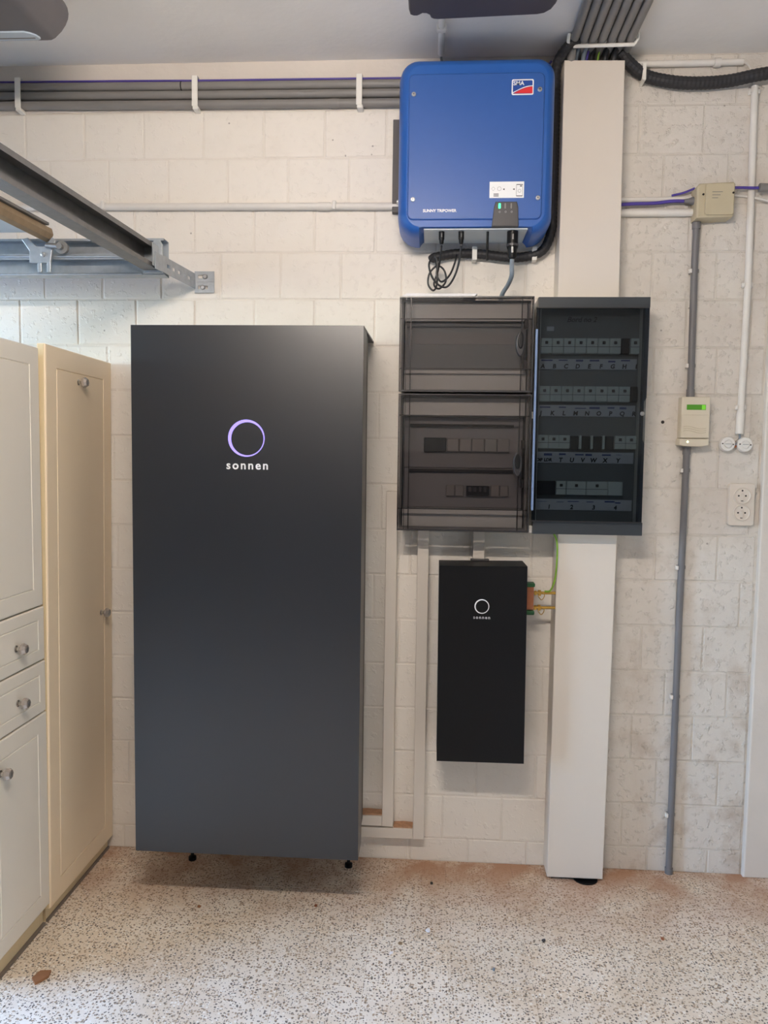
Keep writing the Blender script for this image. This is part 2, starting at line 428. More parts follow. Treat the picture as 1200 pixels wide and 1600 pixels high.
# ---- painted blocks of the back wall, one by one
PITCH_Z, Z0, PX = .1362, .073, .1805
GAP = .0042
def block_mesh(w, h, seed):
    rnd = random.Random(seed); b = bmesh.new(); c = .0026
    j = lambda s: rnd.uniform(-s, s)
    fr = [(-w/2+c+j(.0012), -.0000+j(.0006), -h/2+c+j(.0012)), (w/2-c+j(.0012), j(.0006), -h/2+c+j(.0012)), (w/2-c+j(.0012), j(.0006), h/2-c+j(.0012)), (-w/2+c+j(.0012), j(.0006), h/2-c+j(.0012))]
    md = [(-w/2, .0018, -h/2), (w/2, .0018, -h/2), (w/2, .0018, h/2), (-w/2, .0018, h/2)]
    bk = [(x, .012, z) for x, _, z in md]
    R = [[b.verts.new(p) for p in q] for q in (fr, md, bk)]
    b.faces.new(R[0]); b.faces.new(R[2][::-1])
    for A, B in zip(R, R[1:]):
        for i in range(4): b.faces.new((A[i], A[(i+1) % 4], B[(i+1) % 4], B[i]))
    bmesh.ops.recalc_face_normals(b, faces=b.faces)
    me = bpy.data.meshes.new('block'); b.to_mesh(me); b.free(); me.materials.append(M['brick']); return me
BM = [block_mesh(PX-GAP, PITCH_Z-GAP, i) for i in range(6)]
offs = {16: .12, 15: .032, 14: .105, 13: .003, 12: .083, 11: .005, 10: .095, 9: .02, 8: .11, 7: .03, 6: .12, 5: .01, 4: .09, 3: .165, 2: .07, 1: .15, 0: .05, -1: .13}
XA, XB = -1.56, .950
rest = bmesh.new()
for k in range(-1, 17):
    z0, z1 = Z0+PITCH_Z*k, Z0+PITCH_Z*(k+1)
    if k == -1: z0 = 0.0
    x = offs[k]-PX*12
    while x < XB:
        a, e = x+random.uniform(-.004, .004)*0, x+PX
        x += PX
        if k == 16:
            if e < .37: continue
            a = max(a, .342)
            z1 = H
        if e <= XA+.02:
            if a > XL: box(a+GAP/2, e-GAP/2, .0, .012, z0+GAP/2, z1-GAP/2, bm=rest)
            continue
        a = max(a, XA) if a < XA else a; e = min(e, XB)
        if e-a < .03: continue
        o = bpy.data.objects.new('brick', random.choice(BM)); COL.objects.link(o); o.parent = wb
        o.location = ((a+e)/2, random.uniform(-.0003, .0012), (z0+z1)/2)
        o.scale = ((e-a-GAP)/(PX-GAP), 1, (z1-z0-GAP)/(PITCH_Z-GAP))
        o.rotation_euler = (random.uniform(-.003, .003), random.uniform(-.006, .006), random.uniform(-.002, .002))
ro = obj('brick_remainder', rest, 'brick', wb); ro['kind'] = 'stuff'

# ================================================================== LARGE BATTERY CABINET
t = thing('battery_cabinet', 'tall dark battery cabinet with a glowing violet ring logo, leaning on the block wall', 'battery', (-.478, -.17, 0))
cov = bmesh.new()
x0, x1, zb, zt, yf = -.780, -.178, .175, 1.574, -.340
box(x0, x1, yf, yf+.0025, zb, zt, bm=cov)
box(x0, x0+.0025, yf+.0025, -.245, zb, zt-.003, bm=cov); box(x1-.0025, x1, yf+.0025, -.245, zb, zt-.003, bm=cov)
box(x0+.0025, x1-.0025, yf+.0025, -.30, zb, zb+.0025, bm=cov)
obj('front_cover', cov, 'black', t)
lid = prism([(yf+.0025, zt-.003), (yf+.0025, zt), (-.004, 1.585), (-.004, 1.580)], x0, x1, 'x')
obj('top_lid', lid, 'black', t)
obj('inner_frame', box(x0+.004, x1-.004, -.245, -.160, .205, 1.572), 'black2', t)
obj('wall_housing', box(x0+.05, x1-.05, -.160, -.002, .215, 1.565), 'black2', t)
for fx in (-.715, -.232):
    obj('foot', lathe((fx, -.055, 0), (0, 0, 1), [(.012, 0), (.012, .010), (.005, .014), (.005, .215)], 14), 'black2', t)
g = obj('ring_light', ringmesh(-.478, 1.287, .0475, yf-.0002, 72, lambda a: .0052+.0030*math.cos(a-math.radians(150))), 'ring', t)
g['label'] = 'glowing violet ring'
text('lettering', 'sonnen', .0305, -.4755, yf-.0008, 1.2165, 'white', t, space=1.28, off=.0006)

# ================================================================== SMALL BATTERY BOX
t = thing('battery_box', 'small narrow black wall box with white ring logo, hanging under the smoked cabinet', 'battery', (.150, -.08, .379))
obj('front_cover', prism([(.028, .379), (.275, .380), (.271, .944), (.0255, .941)], -.155, -.030, 'y', .0012, 1), 'black2', t)
obj('back_housing', box(.045, .255, -.030, 0, .40, .93), 'black2', t)
obj('cable_slot', box(.118, .172, -.052, -.030, .943, .9485, .001), 'dgrey', t)
g = obj('ring', ringmesh(.1465, .829, .0205, -.1552, 48, lambda a: .0026+.0008*math.cos(a-math.radians(150))), 'white', t)
text('lettering', 'sonnen', .0125, .147, -.1557, .7975, 'white', t, space=1.35, off=.0001)

# ================================================================== SMOKED DOUBLE ENCLOSURE (left)
t = thing('distribution_enclosure', 'grey distribution enclosure with two stacked smoked clear doors and oval latches', 'fuse box', (.088, -.07, 1.038))
ex0, ex1 = -.0965, .2725
def tray(x0, x1, z0, z1, y0, th=.006):
    b = box(x0, x1, -.006, 0, z0, z1)
    box(x0, x0+th, y0, -.006, z0, z1, bm=b); box(x1-th, x1, y0, -.006, z0, z1, bm=b)
    box(x0+th, x1-th, y0, -.006, z0, z0+th, bm=b); box(x0+th, x1-th, y0, -.006, z1-th, z1, bm=b)
    return b
def enclosure(z0, z1, bands, slots):
    obj('housing', tray(ex0+.004, ex1-.004, z0+.003, z1-.003, -.100), 'bodydark', t)
    for (a, b_, y, m) in bands:
        obj('cover_plate', box(ex0+.013, ex1-.013, y, -.02, a, b_, .0015, 1), m, t)
    # door: clear sheet with returns
    d = bmesh.new()
    box(ex0, ex1, -.140, -.137, z0, z1, bm=d)
    box(ex0, ex0+.003, -.137, -.105, z0, z1, bm=d); box(ex1-.003, ex1, -.137, -.105, z0, z1, bm=d)
    box(ex0+.003, ex1-.003, -.137, -.105, z0, z0+.003, bm=d); box(ex0+.003, ex1-.003, -.137, -.105, z1-.003, z1, bm=d)
    dr = obj('door', d, 'smokeg', t)
    for rx, w in ((-.0665, .0028), (-.0785, .0014)):
        obj('rib', box(rx, rx+w, -.1365, -.128, z0+.003, z1-.003), 'rib', dr)
    obj('rib', box(.2395, .2420, -.1365, -.128, z0+.003, z1-.003), 'rib', dr)
    for rz in slots:
        obj('rib', box(ex0+.003, ex1-.003, -.1365, -.128, rz, rz+.0025), 'rib', dr)
    for zz, h in ((z0, .0035), (z1-.0035, .0035)):
        obj('rim', box(ex0, ex1, -.1415, -.140, zz, zz+h), 'rib', dr)
    obj('rim', box(ex1-.003, ex1, -.1415, -.140, z0+.0035, z1-.0035), 'rib', dr)
    zc = z0+(z1-z0)*.50
    if z1 < 1.5: zc = 1.2285
    else: zc = 1.5585
    la = obj('latch', prism([(.2365+.0125*math.cos(a*math.pi/16), zc+.034*math.sin(a*math.pi/16)) for a in range(32)], -.150, -.140, 'y', .004, 3), 'rib', dr, smooth=True)
    obj('latch_grip', prism([(.2365+.0075*math.cos(a*math.pi/12), zc+.008+.022*math.sin(a*math.pi/12)) for a in range(24)], -.1545, -.150, 'y', .003, 2), 'black2', la, smooth=True)
    for hz in (zc+.055, zc-.055):
        obj('catch', box(.247, .257, -.1365, -.120, hz-.012, hz+.012, .001, 1), 'rib', dr)
enclosure(1.4265, 1.6880, [(1.628, 1.680, -.098, 'body'), (1.492, 1.627, -.080, 'plate'), (1.435, 1.491, -.098, 'body')], (1.6265, 1.4900))
enclosure(1.0380, 1.4210, [(1.362, 1.413, -.098, 'body'), (1.215, 1.361, -.066, 'plate2'), (1.100, 1.214, -.066, 'plate2'), (1.046, 1.099, -.098, 'body')], (1.3600, 1.0985))
obj('rail_slot', box(-.055, .225, -.0815, -.0800, 1.566, 1.598), 'bodydark', t)
for zz in (1.336, 1.207):
    obj('cover_lip', box(-.066, .232, -.076, -.066, zz-.004, zz+.004, .001, 1), 'rib', t)
obj('meter_window', box(-.0240, .0395, -.079, -.066, 1.261, 1.301, .0015, 1), 'ink', t)
for i in range(5):
    obj('module', box(.042+.036*i, .042+.036*i+.034, -.078, -.066, 1.262, 1.300, .0015, 1), 'mod' if i != 3 else 'bodydark', t)
mm = obj('main_switch', box(.100, .165, -.082, -.066, 1.136, 1.164, .0015, 1), 'ink', t)
for i in range(4):
    obj('toggle', box(.106+.0145*i, .114+.0145*i, -.088, -.082, 1.147, 1.161, .001, 1), 'dgrey', mm)
for i in range(2):
    obj('module', box(.042+.026*i, .042+.026*i+.024, -.077, -.066, 1.134, 1.166, .0015, 1), 'mod', t)
for i in range(2):
    obj('module', box(.170+.026*i, .170+.026*i+.024, -.077, -.066, 1.134, 1.166, .0015, 1), 'mod', t)

# white folded sheet lying on the enclosure
sb = prism([(-.098, 1.6895), (-.078, 1.7010), (.118, 1.7000), (.109, 1.6895)], -.118, -.020, 'y', .0015, 1)
tag(obj('folded_sheet', sb, 'sheet', loc=(.01, -.07, 1.6895)), 'flat white folded sheet lying on top of the smoked enclosure', 'paper')

# ================================================================== FUSE CABINET (right)
t = thing('fuse_cabinet', 'dark blue tinted fuse cabinet with four rows of breakers, in front of the cream trunking', 'fuse box', (.435, -.07, 1.034))
fx0, fx1, fz0, fz1 = .2855, .5870, 1.034, 1.688
obj('housing', tray(fx0+.001, fx1-.001, fz0, fz1, -.105, .010), 'wplastic', t)
fr = bmesh.new()
box(fx0, fx1, -.130, -.105, 1.660, fz1, bm=fr); box(fx0, fx1, -.130, -.105, fz0, 1.070, bm=fr)
box(fx0, fx0+.006, -.128, -.105, 1.070, 1.660, bm=fr)
obj('frame', fr, mat('tinted_frame', (52, 56, 60), .35, noise=.02), t)
side = prism([(.575, 1.070), (.5855, 1.070), (.5845, 1.290), (.580, 1.300), (.580, 1.405), (.5865, 1.415), (.587, 1.660), (.575, 1.660)], -.128, -.105, 'y')
obj('frame_side', side, mat('tinted_side', (46, 56, 70), .3, noise=.02), t)
obj('cover_plate', box(fx0+.012, fx1-.012, -.070, -.02, fz0+.012, fz1-.012), 'plate', t)
dr = obj('door', box(fx0-.006, .5825, -.1385, -.1345, 1.070, 1.659, .001, 1), 'smokeb', t)
for zz in (1.070, 1.6565):
    obj('rim', box(fx0-.006, .5825, -.1395, -.1385, zz, zz+.0028), 'rib', dr)
obj('hinge', box(fx0-.0075, fx0-.001, -.1415, -.1305, 1.10, 1.60, .002, 2), mat('hinge_blue', (120, 140, 176), .2, noise=.02, coat=.4), dr, smooth=True)
obj('latch', lathe((.5735, -.1385, 1.3715), (0, -1, 0), [(.006, 0), (.006, .003), (.004, .005)], 16), 'bodydark', dr)
for zz in (1.366, 1.045):
    obj('side_clip', box(.2772, .2855, -.112, -.098, zz-.010, zz+.010, .001, 1), 'wplastic', t)
bk_me = {}
def breaker(x, w, z0, z1, dark=False, toggle=True):
    o = obj('breaker', box(x+.0006, x+w-.0006, -.090, -.070, z0, z1, .0015, 1), 'ink' if dark else 'breaker', t)
    if toggle and not dark:
        zc = z0+(z1-z0)*.70
        obj('toggle', box(x+w/2-.004, x+w/2+.004, -.0945, -.090, zc-.004, zc+.004, .001, 1), 'dgrey', o)
        obj('seam', box(x+.0006, x+w-.0006, -.0906, -.090, z0+(z1-z0)*.42, z0+(z1-z0)*.46), 'plate', o)
BW = .0318
for i in range(7): breaker(.2995+BW*i, BW, 1.5405, 1.5830)
breaker(.5230, .023, 1.5405, 1.5830, True); breaker(.5475, .026, 1.5405, 1.5830)
for i in range(8): breaker(.2995+BW*i-.002, BW, 1.4065, 1.4495)
breaker(.5535, .019, 1.4065, 1.4495, True)
for i in range(3): breaker(.2975+.0305*i, .0305, 1.2740, 1.3120)
xx = .3895
for i in range(4):
    breaker(xx, .0235, 1.2700, 1.3100, True)
    if i < 3: breaker(xx+.0240, .0082, 1.2740, 1.3120, toggle=False)
    xx += .0325
for i in range(2): breaker(.5125+.031*i, .031, 1.2740, 1.3120)
breaker(.2975, .0545, 1.1430, 1.1820, True)
for x, w in ((.3530, .029), (.3825, .055), (.4380, .060), ): breaker(x, w, 1.1430, 1.1820)
breaker(.4985, .042, 1.1430, 1.1820, toggle=False)
for z0, z1, s, xs_ in ((1.4975, 1.5275, 'ABCDEFGHI', [.3085+.0325*i for i in range(9)]),
                    (1.3655, 1.3975, 'JKLMNOPQR', [.3065+.0325*i for i in range(9)]),
                    (1.2330, 1.2650, ['DIF', 'LDR', 'T', 'U', 'V', 'W', 'X', 'Y'], [.306, .330, .366, .3975, .428, .458, .491, .527]),
                    (1.0985, 1.1300, '1234', [.337, .401, .463, .524])):
    ls = obj('label_strip', box(.2985, .5705, -.0745, -.070, z0, z1, .001, 1), 'strip', t)
    for ch, x in zip(s, xs_):
        text('handwriting', ch, .0165 if len(ch) == 1 else .0120, x, -.0749, z0+.0085, 'ink', ls, off=.0007, depth=.0002, shear=.12)
    for i in range(6):
        xa = .303+random.random()*.02+.043*i
        obj('pencil_note', box(xa, xa+random.uniform(.015, .032), -.0749, -.0745, z0+.0205+random.uniform(0, .004), z0+.0222+random.uniform(0, .004)+.002), 'blueink', ls)
text('handwriting', 'Bord no 2', .0200, .415, -.0705, 1.6370, 'ink', t, off=.0003, depth=.0002, shear=.25)
obj('sticker', box(.318, .338, -.0707, -.070, 1.606, 1.618), 'strip', t)

# ================================================================== CREAM TRUNKING COLUMN
t = thing('cable_trunking', 'wide cream trunking column running from floor to ceiling behind the fuse cabinet', 'trunking', (.44, -.04, 0))
def cover(poly): return prism(poly, -.080, 0, 'y', .0015, 1)
obj('trunking_cover', cover([(.345, 1.6885), (.514, 1.6885), (.5085, 2.336), (.3445, 2.339)]), 'cream', t)
obj('trunking_cover', cover([(.3615, .010), (.5235, .010), (.531, 1.0335), (.3635, 1.0335)]), 'cream', t)
obj('trunking_base', box(.376, .500, -.066, -.002, 0, .0105), 'gap', t)
hole = lathe((.476, -.062, 0), (0, 0, 1), [(.036, 0), (.036, .003), (.030, .003), (.030, .0012)], 28)
o = tag(obj('floor_grommet', hole, 'black2', loc=(.476, -.062, 0)), 'black round cable grommet in the floor under the cream column', 'grommet')

# ================================================================== BLUE INVERTER
t = thing('solar_inverter', 'blue solar inverter with rounded corners mounted high above the smoked enclosure', 'inverter', (.104, -.09, 1.85))
ix0, ix1, izb, izt = -.1055, .3135, 1.862, 2.312
def inv_outline(ins, zt, rtop=.050, rbot=.055):
    a, b_ = ix0+ins, ix1-ins
    pts = []
    def arc(cx, cz, r, d0, d1, n=7):
        for i in range(n+1):
            an = math.radians(d0+(d1-d0)*i/n); pts.append((cx+r*math.cos(an), cz+r*math.sin(an)))
    zlow = izb-.015+ins*.8; rb = rbot-ins*.6; rtp = rtop-ins*.6
    arc(a+rb, zlow+rb, rb, 180, 262)
    nz = izb+.001+ins*.12
    pts.append((-.046, min(zlow, nz-.002))); pts.append((-.0430, min(zlow+.006, nz-.001)))
    pts.append((-.034, nz)); pts.append((.247, nz))
    pts.append((.2550, min(zlow+.006, nz-.001))); pts.append((.258, min(zlow, nz-.002)))
    arc(b_-rb, zlow+rb, rb, 278, 360)
    arc(b_-rtp, zt-ins-rtp, rtp, 0, 90); arc(a+rtp, zt-ins-rtp, rtp, 90, 180)
    return pts
def inv_shell():
    bm = bmesh.new(); R = []
    for ins, y in ((.004, -.028), (0, -.034), (0, -.125), (.004, -.150), (.012, -.164), (.022, -.170), (.026, -.171)):
        R.append([bm.verts.new((u, y, v)) for u, v in inv_outline(ins, izt)])
    n = len(R[0])
    for A, B in zip(R, R[1:]):
        for i in range(n): bm.faces.new((A[i], A[(i+1) % n], B[(i+1) % n], B[i]))
    bm.faces.new(R[0][::-1]); bm.faces.new(R[-1])
    return bm
obj('housing', inv_shell(), 'blue', t, smooth=True)
obj('front_panel', prism(rrect(-.079, .281, 1.8835, 2.2635, .016), -.176, -.168, 'y', .004, 3), 'blue2', t, smooth=True)
obj('heat_sink', box(-.060, .268, -.030, -.0195, 1.955, 2.210, .002), 'dgrey', t)
for sx, sz in ((-.0655, 2.2105), (.2675, 2.2180), (-.0640, 1.9365), (.2695, 1.9385)):
    s = obj('screw', lathe((sx, -.176, sz), (0, -1, 0), [(.0062, 0), (.0062, .002), (.0048, .0035), (.002, .0036)], 16), 'screw', t)
    obj('screw_slot', lathe((sx, -.1796, sz), (0, -1, 0), [(.0020, 0), (.0020, .0003)], 6), 'dgrey', s)
obj('side_screw', lathe((ix0, -.100, 1.955), (-1, 0, 0), [(.006, -.002), (.006, .004), (.003, .006)], 12), 'screw', t)
lg = obj('logo_plate', prism(rrect(.1935, .2510, 2.2045, 2.2445, .004), -.1768, -.1760, 'y'), 'white', t)
obj('logo_field', prism(rrect(.1965, .2480, 2.2075, 2.2415, .003), -.1772, -.1768, 'y'), 'logoblue', lg)
sw = [(.1985, 2.2080)] + [(.1985+.0495*i/10, 2.2085+.0165*math.sin(math.pi/2*min(1, i/10*1.0))) for i in range(0, 11)] + [(.2480, 2.2080)]
obj('logo_swoosh', prism(sw[1:] + [(.2475, 2.2082)], -.1776, -.1772, 'y'), 'logored', lg)
sl = bmesh.new()
pp = [(.1965+.0515*i/10, 2.2088+.0170*math.sin(math.pi/2*i/10)) for i in range(11)]
obj('logo_line', prism(pp + [(u, v+.0022) for u, v in pp[::-1]], -.1777, -.1772, 'y'), 'white', lg)
text('lettering', 'SMA', .0150, .2115, -.1779, 2.2335, 'white', lg, off=.00015, depth=.0003)
st = obj('info_sticker', box(.141, .2325, -.1766, -.1760, 1.9390, 1.9815), 'white', t)
obj('print_arrow', prism([(.176, 1.9615), (.181, 1.9640), (.181, 1.9590)][::1], -.1768, -.1766, 'y'), 'ink', st)
obj('print_arrow', prism([(.2075, 1.9640), (.2075, 1.9590), (.2025, 1.9615)], -.1768, -.1766, 'y'), 'ink', st)
ph = prism(rrect(.2120, .2290, 1.9430, 1.9745, .001), -.1768, -.1766, 'y'); obj('print_phone', ph, 'ink', st)
obj('print_phone_screen', box(.2127, .2283, -.1770, -.1768, 1.9450, 1.9725), 'white', st)
obj('print_dot', box(.222, .2265, -.1772, -.1770, 1.968, 1.971), 'ink', st)
obj('print_mark', ringmesh(.2205, 1.957, .0045, -.1770, 20, lambda a: .0009, .0002), 'inkgrey', st)
obj('print_mark', ringmesh(.167, 1.963, .0055, -.1766, 20, lambda a: .0008, .0002), 'inkgrey', st)
obj('print_frame', ringmesh(.151, 1.963, .0055, -.1766, 4, lambda a: .0008, .0002), 'inkgrey', st)
for i in range(3):
    obj('print_line', box(.152, .1655, -.1768, -.1766, 1.9430+i*.0030, 1.9445+i*.0030), 'ink', st)
dp = obj('display_panel', prism([(.1485, 1.8640), (.2205, 1.8640), (.2185, 1.9150), (.2145, 1.9290), (.1580, 1.9290), (.1540, 1.9150)], -.1785, -.160, 'y', .002), 'dgrey', t)
for i, m_ in enumerate(('ledg', 'bodydark', 'bodydark')):
    l_ = obj('status_light', prism(rrect(.1655+.0160*i, .1715+.0160*i-(.002 if i else 0), 1.9105, 1.9245, .0015, 3), -.1790, -.1785, 'y'), m_, dp)
    if i == 0: l_['label'] = 'lit green status light'
    obj('light_symbol', ringmesh(.1690+.0160*i, 1.9020, .0026, -.1785, 12, lambda a: .001, .0003), 'inkgrey', dp)
text('lettering', 'SUNNY TRIPOWER', .0105, .0085, -.1763, 1.9065, 'white', t, off=.0003, depth=.0002)
# connectors
def connector(x, y, z0, z1, r):
    return lathe((x, y, z0), (0, 0, 1), [(r*.55, 0), (r*.75, .004), (r*.85, (z1-z0)*.35), (r, (z1-z0)*.4), (r, (z1-z0))], 14)
obj('connection_plate', box(-.033, .246, -.1660, -.034, 1.8595, 1.8628), 'plateblue', t)
for cx in (.0155, .0690):
    obj('dc_plug', connector(cx, -.148, 1.8260, 1.8590, .0078), 'black2', t, smooth=True)
    obj('plug_shine', tube([(cx, -.1560, 1.8430), (cx, -.1560, 1.8530)], .0022, 6), 'dsteel', t)
obj('antenna', tube([(.1405, -.148, 1.8590), (.1405, -.148, 1.783)], .0034, 10), 'black2', t)
ac = obj('ac_plug', connector(.2080, -.148, 1.7860, 1.8590, .0150), 'black2', t, smooth=True)
obj('lock_ring', lathe((.2080, -.148, 1.8190), (0, 0, 1), [(.0162, 0), (.0162, .006)], 16), 'dgrey', ac)
obj('lock_tab', box(.2045, .2100, -.1660, -.1600, 1.8330, 1.8500, .002), 'chrome', ac)
obj('lock_tab', box(.2040, .2095, -.1645, -.1590, 1.7990, 1.8160, .002), 'body', ac)
# cables of the inverter
g1 = [(.0155, -.148, 1.8225), (.014, -.130, 1.800), (.007, -.080, 1.770), (-.003, -.072, 1.735), (.012, -.068, 1.724), (.030, -.064, 1.745), (.026, -.062, 1.775), (.006, -.060, 1.790), (-.016, -.058, 1.770), (-.020, -.056, 1.740), (-.006, -.054, 1.722), (.004, -.052, 1.735), (.006, -.050, 1.770), (.002, -.048, 1.800), (.000, -.040, 1.818)]
o = tag(obj('dc_cable', tube(smoothpath(g1, 8), .0028, 8), 'cable', loc=(.0155, -.148, 1.8225), smooth=True), 'thin black looped cable hanging from the left plug of the blue inverter', 'cable')
g2 = [(.0690, -.148, 1.8225), (.067, -.142, 1.795), (.056, -.124, 1.752), (.036, -.110, 1.722), (.014, -.112, 1.722), (-.008, -.114, 1.745), (-.018, -.116, 1.780), (-.004, -.120, 1.802), (.006, -.122, 1.780), (.004, -.122, 1.750), (.018, -.118, 1.732), (.040, -.110, 1.752), (.054, -.090, 1.790), (.060, -.050, 1.822)]
tag(obj('dc_cable', tube(smoothpath(g2, 8), .0028, 8), 'cable', loc=(.069, -.148, 1.8245), smooth=True), 'thin black looped cable hanging from the second plug of the blue inverter', 'cable')
g3 = [(.2080, -.148, 1.7850), (.2080, -.146, 1.765), (.2095, -.130, 1.745), (.204, -.085, 1.730), (.192, -.060, 1.712), (.188, -.040, 1.692)]
tag(obj('ac_cable', tube(smoothpath(g3, 8), .0062, 10), 'gcable', loc=(.208, -.148, 1.785), smooth=True), 'thick grey cable from the large inverter plug down to the smoked enclosure', 'cable')
# dark board behind the inverter
tag(obj('mounting_board', box(-.1285, .3340, -.0200, 0, 1.952, 2.213, .001, 1), 'board', loc=(.10, -.01, 1.952)), 'dark grey mounting board on the wall behind the blue inverter', 'board')

# ================================================================== PIPES AND CABLES ON THE WALL
def clip_bar(x, z0, z1, y, label, group):
    t = thing('pipe_strap', label, 'clip', (x, 0, z0), group)
    obj('strap', box(x-.0085, x+.0085, y-.004, y, z0, z1, .001, 1), 'wplastic', t)
    obj('strap_end', box(x-.0085, x+.0085, y, 0, z1-.003, z1+.001, .0008, 1), 'wplastic', t)
    obj('strap_end', box(x-.0060, x+.0110, y-.006, 0, z0-.010, z0, .002, 1), 'wplastic', t)
names = ('top', 'middle', 'bottom')
for i, (zc, r, m_) in enumerate(((2.3170, .0122, 'pipe'), (2.2918, .0122, 'pipe'), (2.2645, .0125, 'pipe'))):
    pth = [(-2.9, -r, zc+.012), (-1.29, -r, zc+.006), (-.70, -r, zc+.001), (.30, -r, zc-.004)]
    pip = thing('conduit_pipe', 'grey conduit pipe along the wall top, %s of three held by white straps' % names[i], 'pipe', (-1.0, -r, zc))
    obj('pipe', tube(pth, r, 14), m_, pip, smooth=True)
    if i == 2: obj('pipe_sleeve', tube([(-.31, -r, zc-.0012), (-.288, -r, zc-.0013)], r+.0015, 14), m_, pip, smooth=True)
    if i == 0: obj('tie', tube([(-.752, -r, zc+.0015), (-.749, -r, zc+.0015)], r+.0012, 14), 'ink', pip, smooth=True)
pc = [(-2.9, -.010, 2.3470), (-1.29, -.010, 2.3394), (-.95, -.010, 2.3372), (-.76, -.010, 2.3352), (-.70, -.010, 2.3345), (-.45, -.010, 2.3338), (-.25, -.010, 2.3328), (-.10, -.010, 2.3320), (.02, -.010, 2.3318), (.20, -.010, 2.3318), (.296, -.016, 2.352), (.318, -.022, 2.366)]
tag(obj('purple_cable', tube(smoothpath(pc, 6), .0033, 8), 'purple', loc=(-1.0, -.012, 2.332), smooth=True), 'purple cable lying along the top grey conduit pipe and behind the inverter', 'cable')
for x, lb in ((-1.238, 'white strap round the grey pipes nearest the left cabinets'), (-.707, 'white strap round the grey pipes above the slotted bracket'), (-.227, 'white strap round the grey pipes beside the blue inverter')):
    clip_bar(x, 2.252+.006*(-x-.227), 2.3380+.006*(-x-.227), -.026, lb, 'white straps on the wall pipes')

wp = thing('wall_pipe', 'thin white pipe running across the wall at the height of the inverter base', 'pipe', (-1.0, -.009, 1.975))
obj('pipe', tube([(-2.9, -.0105, 1.986), (-.115, -.0105, 1.972), (.343, -.0105, 1.968)], .0105, 12), 'wpipe', wp, smooth=True)
for cx in (-.99, -.298):
    obj('pipe_clip', box(cx-.006, cx+.006, -.0235, 0, 1.9605-.005*cx, 1.9865-.005*cx, .004, 2), 'wpipe', wp)
obj('pipe_sleeve', tube([(-.345, -.0105, 1.9732), (-.31, -.0105, 1.9730)], .0122, 12), 'wpipe', wp, smooth=True)

# black corrugated tubes
tt = thing('corrugated_tube', 'thick black corrugated tube sagging from the column top to the right edge', 'tube', (.72, -.022, 2.30))
obj('hose', corr([(.50, -.055, 2.372), (.526, -.040, 2.350), (.578, -.022, 2.322), (.645, -.022, 2.305), (.720, -.022, 2.299), (.810, -.022, 2.304), (.915, -.040, 2.315), (1.15, -.040, 2.335)], .0170), 'corr', tt)
obj('hose_clip', prism(rrect(.567, .577, 2.302, 2.348, .002), -.041, 0, 'y', .001), 'wplastic', tt)
tt = thing('corrugated_tube', 'black corrugated tube curling from the column top and under the blue inverter', 'tube', (.3385, -.022, 2.10))
obj('hose', corr([(.378, -.104, 2.372), (.350, -.106, 2.363), (.3270, -.070, 2.337), (.3280, -.0385, 2.290), (.3290, -.0385, 2.230), (.3290, -.0385, 1.960), (.3270, -.036, 1.890), (.305, -.026, 1.840), (.250, -.022, 1.823), (.200, -.020, 1.824), (.130, -.020, 1.832), (.060, -.020, 1.834), (.000, -.020, 1.824), (-.010, -.015, 1.820)], .0135), 'corr', tt)
for cx, cz in ((.112, 1.833), (.283, 1.832)):
    obj('hose_clip', prism(rrect(cx-.007, cx+.007, cz-.020, cz+.018, .003), -.034, 0, 'y', .001), 'wplastic', tt)

# bundle of pipes on the ceiling
for i in range(7):
    x = .3645+.0250*i
    t = thing('ceiling_pipe', 'grey conduit pipe on the ceiling, %s of seven counted from the left' % ('first', 'second', 'third', 'fourth', 'fifth', 'sixth', 'seventh')[i], 'pipe', (x, -1.0, H-.014), 'seven grey pipes on the ceiling')
    pts = [(x-.004, -3.4, H-.0125), (x, -.128, H-.0125), (x+.002, -.112, H-.0155)] if i else [(x-.004, -3.4, H-.0125), (x, -.125, H-.0125), (x-.001, -.092, H-.018), (x-.001, -.079, H-.038), (x-.001, -.070, H-.049)]
    obj('pipe', tube(smoothpath(pts, 4), .0115, 12), 'pipe', t, smooth=True)
t = thing('ceiling_strap', 'white strap bar across the pipe bundle just above the column', 'clip', (.44, -.10, H-.03))
obj('strap', tube([(.362, -.112, H-.031), (.525, -.110, H-.0285)], .0048, 8), 'wplastic', t)
obj('strap_end', tube([(.349, -.125, H-.004), (.347, -.118, H-.022), (.356, -.112, H-.031)], .0048, 8), 'wplastic', t)
obj('strap_end', tube([(.525, -.110, H-.0285), (.534, -.112, H-.014), (.534, -.116, H-.001)], .0040, 8), 'wplastic', t)
for i, (x, m_, nm) in enumerate(((.382, 'gcable', 'grey'), (.402, 'gcable', 'light grey'), (.412, 'purple', 'purple'), (.424, 'cable', 'thin black'), (.442, 'earthw', 'green and yellow'), (.462, 'cable', 'short black'), (.486, 'cable', 'thick black'))):
    r = (.0055, .0065, .003, .0045, .0025, .007, .008)[i]
    pts = [(x+.004, -.112, H-.0145), (x+.001, -.085, H-.018), (x-.002, -.062, H-.030), (x-.003, -.052, H-.050), (x-.003, -.050, H-.054)]
    pts[0] = (.3645+.025*min(6, max(1, round((x-.3645)/.025))), -.1105, H-.0145)
    tag(obj('wire', tube(smoothpath(pts, 4), r, 8), m_, loc=(x, -.08, H-.05), smooth=True), nm + ' wire dropping from the ceiling pipes into the column', 'wire', 'wires at the column top')

